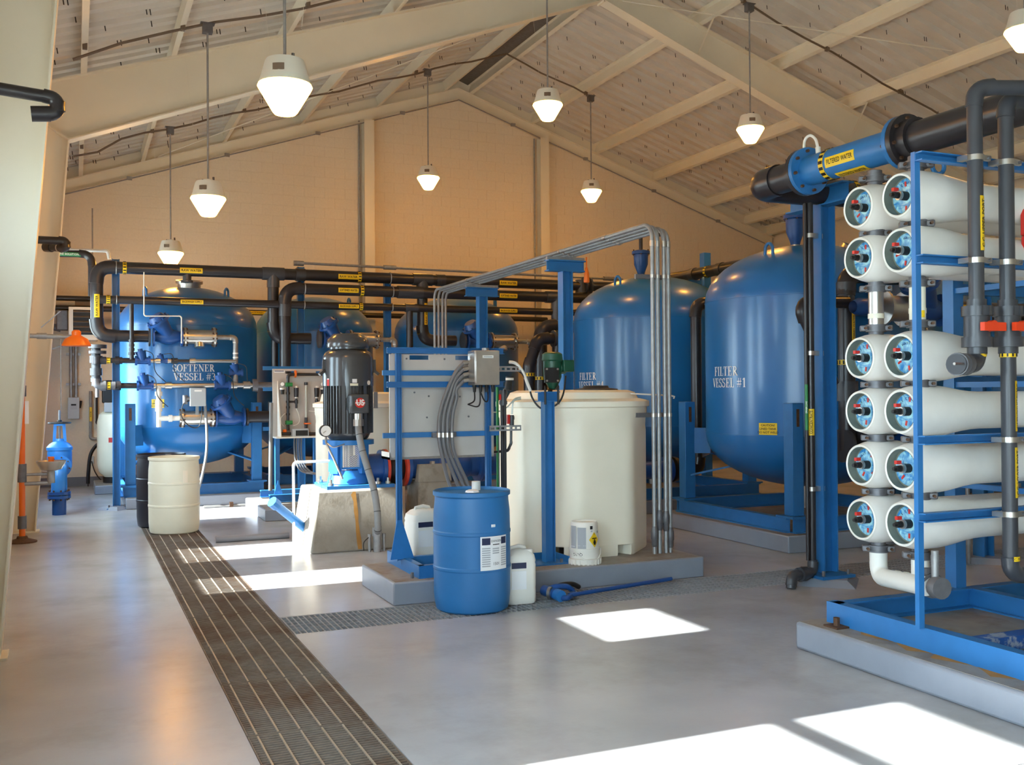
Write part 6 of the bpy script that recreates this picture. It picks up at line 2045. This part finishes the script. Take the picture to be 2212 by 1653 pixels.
# the white vessels themselves
def membrane(x, y, z, label, rot):
    r0 = .124
    t = thing('membrane_vessel', label, 'membrane vessel', (x, y, z), 'white membrane pressure vessels')
    pr = [(.112, .062), (.112, .0), (.118, -.004), (r0, 0), (r0 + .004, .01), (.142, .06), (.150, .11), (.150, .22), (.143, .30), (.122, .44), (.113, .52), (.110, .6), (.111, 4.9), (0, 4.9)]
    build('shell', MB().lathe(pr, (x, y, z), XA, 44), M['shell'], t, sharp=40)
    build('mouth_ring', MB().lathe([(.1115, .02), (.112, -.001), (.119, -.006), (r0 + .001, -.002), (r0 + .004, .01)], (x, y, z), XA, 44), M['white'], t)
    build('bore', MB().lathe([(.1105, -.002), (.1105, .058), (.103, .06), (.1, .066)], (x, y, z), XA, 36), M['bore'], t)
    ep_ = build('end_plate', MB().cyl((x + .064, y, z), (x + .059, y, z), .102, n=40), M['disc'], t)
    # lettering round the disc
    tv, tf = [], []
    for s, a0_ in (('WAVE CYBER', 2.4),):
        for i, ch in enumerate(s):
            if ch == ' ':
                continue
            vs, fs = text_mesh(ch, .02, 'CENTER', .02)
            q = a0_ - i * .22
            n0 = len(tv)
            for a, b in vs:
                rr_, u_ = .074 + b, a
                # seen from -X: right is -Y
                du, dv = math.cos(q) * rr_ + math.sin(q) * u_, math.sin(q) * rr_ - math.cos(q) * u_
                tv.append((x + .0585, y - du, z + dv))
            tf += [tuple(i_ + n0 for i_ in f_) for f_ in fs]
    build('disc_lettering', MB().add(tv, tf), M['navyink'], ep_, smooth=False)
    pk = MB()
    for q in (.9, 4.0, 5.2):
        c_ = V((x + .0575, y - .07 * math.cos(q), z + .07 * math.sin(q)))
        pk.obox(c_, (.002, 0, 0), V((0, -math.cos(q), math.sin(q))) * .014, V((0, math.sin(q), math.cos(q))) * .006)
    build('red_tab', pk, M['red'], ep_, smooth=False)
    pf = build('port_fitting', MB().cyl((x + .06, y, z), (x + .01, y, z), .026, n=20).cyl((x + .01, y, z), (x - .01, y, z), .019, n=14).cyl((x - .01, y, z), (x - .06, y, z), .013, .01, n=12).coll((x - .03, y, z), XA, .018, .02), M['black'], t)
    build('silver_collar', MB().coll((x + .005, y, z), XA, .027, .016), M['steel'], pf)
    build('red_clip', MB().cbox((x - .01, y + .015, z + .035), .035, .02, .02), M['red'], pf)
    for xx in (2.0, 3.6):
        build('strap', MB().coll((x + xx, y, z), XA, .1125, .05, 28), M['black'], t)
    ep_.rotation_euler = (rot, 0, 0)
    return t
AXm, AYm = 4.44, 4.85
BXm, BYm = 4.325, 4.40
ysA = [446, 556, 773, 889, 1005, 1123]
ysB = [422, 541, 769, 889, 1012, 1132]
rown = ['topmost', 'second from the top', 'third from the top', 'third from the bottom', 'second from the bottom', 'lowest']
proto = None
zA, zB = [], []
for col, (cx, cy, ys, px, nm) in enumerate(((AXm, AYm, ysA, 1862, 'left column'), (BXm, BYm, ysB, 1942, 'right column'))):
    for i, py in enumerate(ys):
        z = at(px, py, X=cx).z
        (zA if col == 0 else zB).append(z)
        lab = 'white membrane vessel with blue end disc, %s in the %s' % (rown[i], nm)
        rot = random.uniform(-1.2, 1.2)
        if proto is None:
            proto = membrane(cx, cy, z, lab, rot)
            kids = [o for o in bpy.data.objects if o.parent is proto]
            epo = [o for o in kids if o.name.startswith('end_plate')][0]
        else:
            o = copy_tree(proto)
            o.location = (cx, cy, z)
            o['label'] = lab
            for k_ in [q for q in bpy.data.objects if q.parent is o and q.name.startswith('end_plate')]:
                k_.rotation_euler = (rot, 0, 0)
# grooved couplings and risers between them
def coupling(x, y, z, label):
    t = thing('pipe_coupling', label, 'coupling', (x, y, z), 'grooved couplings between the membrane vessels')
    build('clamp_body', MB().cyl((x, y, z - .022), (x, y, z + .022), .058, n=20).coll((x, y, z - .017), (0, 0, 1), .063, .01, 20).coll((x, y, z + .017), (0, 0, 1), .063, .01, 20), M['iron'], t)
    for s_ in (-1, 1):
        lug = build('bolt_lug', MB().obox((x + s_ * .072 * .8, y - s_ * .072 * .6, z), V((.8, -.6, 0)) * .024, V((.6, .8, 0)) * .03, (0, 0, .018)), M['iron'], t, bev=.006)
        build('bolt', MB().cyl((x + s_ * .07 * .8 - .03, y - s_ * .07 * .6 - .05, z), (x + s_ * .07 * .8 + .03, y - s_ * .07 * .6 + .05, z), .009, n=6), M['rustblack'], lug)
    build('stub', MB().cyl((x, y, z - .05), (x, y, z + .05), .045, n=16), M['iron'], t)
    return t
def cdup(o, x, y, z, label):
    c = copy_tree(o)
    c.location = (x, y, z)
    c['label'] = label
    return c
c0 = None
OFF = .135
for nm, cx, cy, zs in (('left', AXm + OFF, AYm, zA), ('right', BXm + OFF, BYm, zB)):
    spots = [(zs[0] + .185, 'on top of the topmost %s vessel')]
    for i in range(5):
        if i == 1:
            spots += [(zs[1] - .185, 'under the second %s vessel'), (zs[2] + .185, 'on top of the third %s vessel')]
        else:
            spots.append(((zs[i] + zs[i + 1]) / 2, ('between the first and second %s vessels', '', 'between the third and fourth %s vessels', 'between the fourth and fifth %s vessels', 'between the two lowest %s vessels')[i]))
    spots.append((zs[5] - .185, 'under the lowest %s vessel'))
    for z, lb in spots:
        lab = 'grey grooved pipe coupling ' + lb % (nm + ' column')
        if c0 is None:
            c0 = coupling(cx, cy, z, lab)
        else:
            cdup(c0, cx, cy, z, lab)
    t = thing('taped_riser', 'tape wrapped riser between the second and third vessels of the %s column' % nm, 'pipe', (cx, cy, zs[2] + .2))
    build('pipe_run', MB().cyl((cx, cy, zs[2] + .2), (cx, cy, zs[1] - .2), .046, n=20), M['cream' if nm == 'right' else 'steel'], t)
    build('tape_band', MB().coll((cx, cy, zs[2] + .26), (0, 0, 1), .049, .03, 20), M['cream'], t)
    if nm == 'right':
        build('yellow_tab', MB().patch((cx, cy, zs[2] + .24), (0, 0, 1), .0495, (-.6, -1, 0), .6, -.02, .02), M['yellow'], t)
ex, ey, ez = AXm + OFF, AYm, zA[5] - .2
eb = .52
t = thing('taped_elbow', 'white tape wrapped elbow pipe with capped end below the lowest membrane vessels', 'pipe', (ex, ey, eb))
e1 = at(2020, 1256, Y=4.22)
eb = e1.z - .03
bxp, byp, bzp = BXm + OFF, BYm, zB[5] - .2
dirp = (V((e1.x, e1.y, 0)) - V((ex, ey, 0))).normalized()
build('pipe_run', MB().pipe([(ex, ey, ez), (ex, ey, .455), (e1.x - .04, e1.y + .03, eb)], .054, R=.16, n=20, fit=False), M['white'], t)
build('branch', MB().cyl((bxp, byp, bzp), (bxp, byp, eb), .05, n=18), M['white'], t)
tp = MB()
for k in range(4):
    q = .35 + k * .16
    tp.coll(V((ex, ey, .455)).lerp(V((e1.x, e1.y, eb)), q), dirp + V((0, 0, .1)), .0555, .02, 20)
build_split('tape_wrap', tp, M['cream'], t)
build('end_cap', MB().cyl((e1.x, e1.y, eb), V((e1.x, e1.y, eb)) + V((-.01, -.06, 0)).normalized() * .06, .06, n=14), M['iron'], t)
cdd = V((e1.x, e1.y, eb))
build('end_coupling', MB().coll(cdd - dirp * .05, dirp, .07, .06, 18).obox(cdd - dirp * .05 + V((0, 0, .075)), dirp * .02, V((-dirp.y, dirp.x, 0)) * .03, (0, 0, .02)), M['iron'], t)
build('sample_tap', MB().cyl(cdd + V((-.0, .0, .05)), cdd + V((0, 0, .2)), .02).coll(cdd + V((0, 0, .16)), (0, 0, 1), .022, .03), M['galv'], t)

# ================================================================ UPRIGHT BLACK PIPES IN FRONT OF THE RACK
PYY = 4.065
def rack_pipe(px, name, label):
    x = at(px, 600, Y=PYY).x
    return x, thing(name, label, 'pipe', (x, PYY, .5))
PR = .041
x1, t1 = rack_pipe(2109, 'upper_port_pipe', 'dark upright pipe with C.C. UPPER PORT sticker in front of the membrane rack')
Zq = lambda px, py: at(px, py, Y=PYY).z
zt1, zb1 = Zq(2109, 190), Zq(2112, 788)
build('pipe_run', MB().pipe([(x1 + .9, PYY - .35, zt1), (x1, PYY, zt1), (x1, PYY, zb1), (x1 - .13, PYY - .04, zb1)], PR, R=.07, n=20), M['pvcgrey'], t1)
def union_valve(t, x, zc, hd):
    vb = build('union_valve', MB().cyl((x, PYY, zc - .15), (x, PYY, zc + .15), .052, n=20).coll((x, PYY, zc + .085), (0, 0, 1), .08, .055, 24).coll((x, PYY, zc - .085), (0, 0, 1), .08, .055, 24).cyl((x, PYY, zc - .06), (x, PYY, zc + .06), .068, n=24), M['pvcgrey'], t)
    build('valve_handle', MB().prism([(x + .02 - .09, PYY - .115, zc - .028), (x + .02 + .07, PYY - .115, zc - .028), (x + .02 + .07, PYY - .115, zc + .018), (x + .02 - .09, PYY - .115, zc + .018)], (0, .03, 0)).cyl((x + .02, PYY - .1, zc), (x + .02, PYY - .05, zc), .03), M['handle'], vb)
    build('ribs', MB().obox((x, PYY - .08, zc + .085), (.004, 0, 0), (0, .004, 0), (0, 0, .024)).obox((x + .04, PYY - .07, zc + .085), (.004, 0, 0), (0, .004, 0), (0, 0, .024)).obox((x - .04, PYY - .07, zc + .085), (.004, 0, 0), (0, .004, 0), (0, 0, .024)), M['pvcgrey'], vb)
zv = Zq(2112, 706)
union_valve(t1, x1, zv, 0)
flow_band(t1, (x1, PYY, Zq(2110, 656)), (0, 0, 1), PR, .026, 10)
pipe_label(t1, 'C.C. UPPER PORT', (x1, PYY, Zq(2122, 485)), (0, 0, 1), PR, L=.30, h=.05, toward=(.35, -1, 0), size=.036)
build('yellow_tab', MB().patch((x1, PYY, Zq(2118, 766)), (0, 0, 1), PR * 1.14, (.1, -1, 0), .55, -.013, .013), M['yellow'], t1)
text_round(t1, 'CC. POLE', .018, (x1, PYY, Zq(2118, 766)), (0, 0, 1), PR * 1.14, (.1, -1, 0), M['ink'], along=False, eps=.003)
q1 = V((x1 - .13, PYY - .04, zb1))
dcap = V((-.95, -.3, 0)).normalized()
build('end_coupling', MB().cyl(q1, q1 + dcap * .05, .06, n=18).cyl(q1 + dcap * .08, q1 + dcap * .1, .062, n=18).cyl(q1 + dcap * .04, q1 + dcap * .1, .05, n=16), M['iron'], t1)
build('end_disc', MB().cyl(q1 + dcap * .1, q1 + dcap * .112, .055, n=20), M['pvcgrey'], t1)
build('bolt', MB().cyl(q1 + dcap * .03 + V((-.03, -.05, 0)), q1 + dcap * .17 + V((-.03, -.05, 0)), .008, n=6), M['steel'], t1)
x2, t2 = rack_pipe(2176, 'lower_port_pipe', 'dark upright pipe with C.C. LOWER PORT sticker, rightmost in front of the membrane rack')
zt2_, zb2 = Zq(2176, 215), Zq(2172, 1245)
build('pipe_run', MB().pipe([(x2 + .7, PYY + .02, zt2_), (x2, PYY, zt2_), (x2, PYY, zb2), (x2 + .16, PYY - .03, zb2)], PR, R=.07, n=20), M['pvcgrey'], t2)
union_valve(t2, x2, Zq(2176, 706), 0)
flow_band(t2, (x2, PYY, Zq(2176, 658)), (0, 0, 1), PR, .026, 10)
flow_band(t2, (x2, PYY, Zq(2176, 767)), (0, 0, 1), PR, .026, 10)
pipe_label(t2, 'C.I.P SOLUTION RETURN RO #1', (x2, PYY, Zq(2189, 877)), (0, 0, 1), PR, L=.28, h=.034, toward=(.45, -1, 0), size=.026)
pipe_label(t2, 'C.C. LOWER PORT', (x2, PYY, Zq(2189, 1020)), (0, 0, 1), PR, L=.28, h=.045, toward=(.45, -1, 0), size=.034)
build('yellow_tab', MB().patch((x2, PYY, Zq(2180, 1206)), (0, 0, 1), PR * 1.15, (.1, -1, 0), .6, -.013, .013), M['yellow'], t2)
text_round(t2, 'CC. PORT', .018, (x2, PYY, Zq(2180, 1206)), (0, 0, 1), PR * 1.15, (.1, -1, 0), M['ink'], along=False, eps=.003)
q2 = V((x2 + .14, PYY - .03, zb2))
build('end_coupling', MB().cyl(q2, q2 + V((.05, 0, 0)), .062, n=18), M['steel'], t2)
build('end_cap', MB().cyl(q2 + V((.05, 0, 0)), q2 + V((.16, -.02, 0)), .055, n=18), M['black'], t2)
for t_, x, pys in ((t1, x1, (342, 563)), (t2, x2, (352, 567, 950, 1111))):
    for py in pys:
        z_ = Zq(x and (2109 if t_ is t1 else 2176), py)
        cl_ = build('pipe_clamp', MB().coll((x, PYY, z_), (0, 0, 1), PR + .006, .03, 20).box(x - .07, x - .03, PYY - .012, PYY + .06, z_ - .014, z_ + .014).box(x + .035, x + .085, PYY - .03, PYY - .012, z_ - .015, z_ + .015), M['steel'], t_)
        build('clamp_screw', MB().cyl((x + .065, PYY - .045, z_), (x + .065, PYY - .03, z_), .009, n=8), M['iron'], cl_)
t = thing('red_valve', 'red hand lever between the white vessels, right of the upright pipes', 'valve', at(2209, 530, Y=4.3))
p_ = at(2209, 480, Y=4.3)
build('lever', MB().cbox(p_ + V((.03, 0, .0)), .06, .04, .16).cbox(p_ + V((.03, 0, -.13)), .05, .04, .1), M['red'], t, bev=.01)
build('stem', MB().cyl(p_ + V((.05, 0, -.45)), p_ + V((.05, 0, .1)), .012).cyl(p_ + V((.05, 0, -.3)), p_ + V((.05, -.12, -.3)), .012), M['iron'], t)

# ================================================================ PIPING BESIDE FILTER VESSEL 1 AND BEHIND THE RACK
yv = 8.0
x_ = at(1828, 700, Y=yv).x
t = thing('filtered_outlet_pipe', 'upright black pipe with round elbow and vertical FILTERED WATER sticker', 'pipe', (x_, yv, 1.3))
zt3 = at(1828, 590, Y=yv).z
build('pipe_run', MB().pipe([(x_, yv, 1.0), (x_, yv, zt3), (x_ + .9, yv + .1, zt3)], .085, R=.15, n=20), M['pvc'], t)
build_split('socket', MB().coll((x_, yv, at(1828, 620, Y=yv).z), (0, 0, 1), .1, .09).coll((x_, yv, at(1828, 845, Y=yv).z), (0, 0, 1), .11, .2), M['pvcgrey'], t)
flow_band(t, (x_, yv, at(1826, 783, Y=yv).z), (0, 0, 1), .085, .05)
pipe_label(t, 'FILTERED WATER', (x_, yv, at(1838, 712, Y=yv).z), (0, 0, 1), .085, L=.32, h=.06, toward=(.3, -1, 0))
build_split('lower_flange', MB().coll((x_ - .05, yv, 1.05), XA, .17, .05).coll((x_ + .1, yv, 1.05), XA, .17, .05), M['pvcgrey'], t)
y_valve(t, x_ + .15, x_ + .62, yv, 1.2, 1.15)
yv = 7.9
t = thing('black_pipe', 'black elbow pipe slanting across filter vessel 1 by the large blue post', 'pipe', at(1718, 660, Y=yv))
build('pipe_run', MB().pipe([at(1830, 653, Y=yv), at(1722, 653, Y=yv), at(1772, 760, Y=yv), at(1800, 830, Y=yv)], .06, R=.09, n=16), M['pvc'], t)
t = thing('backwash_pipe', 'black pipe with yellow bands running behind the top of the membrane rack', 'pipe', at(1800, 417, Y=7.2))
aa, bb = at(1795, 400, Y=7.3), at(2300, 455, Y=6.9)
build('pipe_run', MB().cyl(at(1812, 419, Y=7.3), (9.8, 7.3, at(1812, 419, Y=7.3).z), .06, n=16), M['pvc'], t)
flow_band(t, at(1826, 419, Y=7.3), XA, .06, .05)
# steel header and valves seen through the rack
yv = 7.75
t = thing('steel_header', 'steel spool and dark blue valve seen through the gap in the membrane rack', 'piping', at(1950, 670, Y=yv))
a_, b_ = at(1905, 665, Y=yv), at(1955, 668, Y=yv)
build('steel_spool', MB().cyl(a_, b_, .13, n=24).coll(a_, XA, .18, .03, 24).coll(b_, XA, .18, .03, 24), M['steel'], t)
y_valve(t, b_.x + .02, b_.x + .5, yv, b_.z, 1.2)
build('black_run', MB().cyl((b_.x + .5, yv, b_.z), (10, yv, b_.z), .1), M['pvc'], t)
build('left_valve', MB().lathe([(.06, -.12), (.09, -.05), (.09, .05), (.06, .12)], a_ - V((.25, 0, 0)), XA, 20), M['bluedark'], t)
pipe_label(t, 'RAW WATER', at(2085, 668, Y=yv), XA, .1, L=.33, h=.09)
t = thing('conduit_post', 'blue post with a grey conduit beside it, seen under the membrane rack', 'post', (at(2125, 1210, Z=0).x, at(2125, 1210, Z=0).y, 0))
c_ = at(2125, 1212, Z=0)
build('upright', MB().ibeam((c_.x, c_.y, .05), (c_.x, c_.y, 2.9), .13, .13, (1, 0, 0)), M['bluesteel'], t, smooth=False)
build('grout', MB().lathe([(.3, 0), (.22, .05), (0, .05)], (c_.x, c_.y, 0), n=4), M['pad'], t)
build('conduit', MB().cyl((c_.x - .25, c_.y - .05, 0), (c_.x - .25, c_.y - .05, 1.2), .02).coll((c_.x - .25, c_.y - .05, .28), (0, 0, 1), .032, .2).cyl((c_.x - .34, c_.y - .08, 0), (c_.x - .34, c_.y - .08, .2), .02), M['galv'], t)
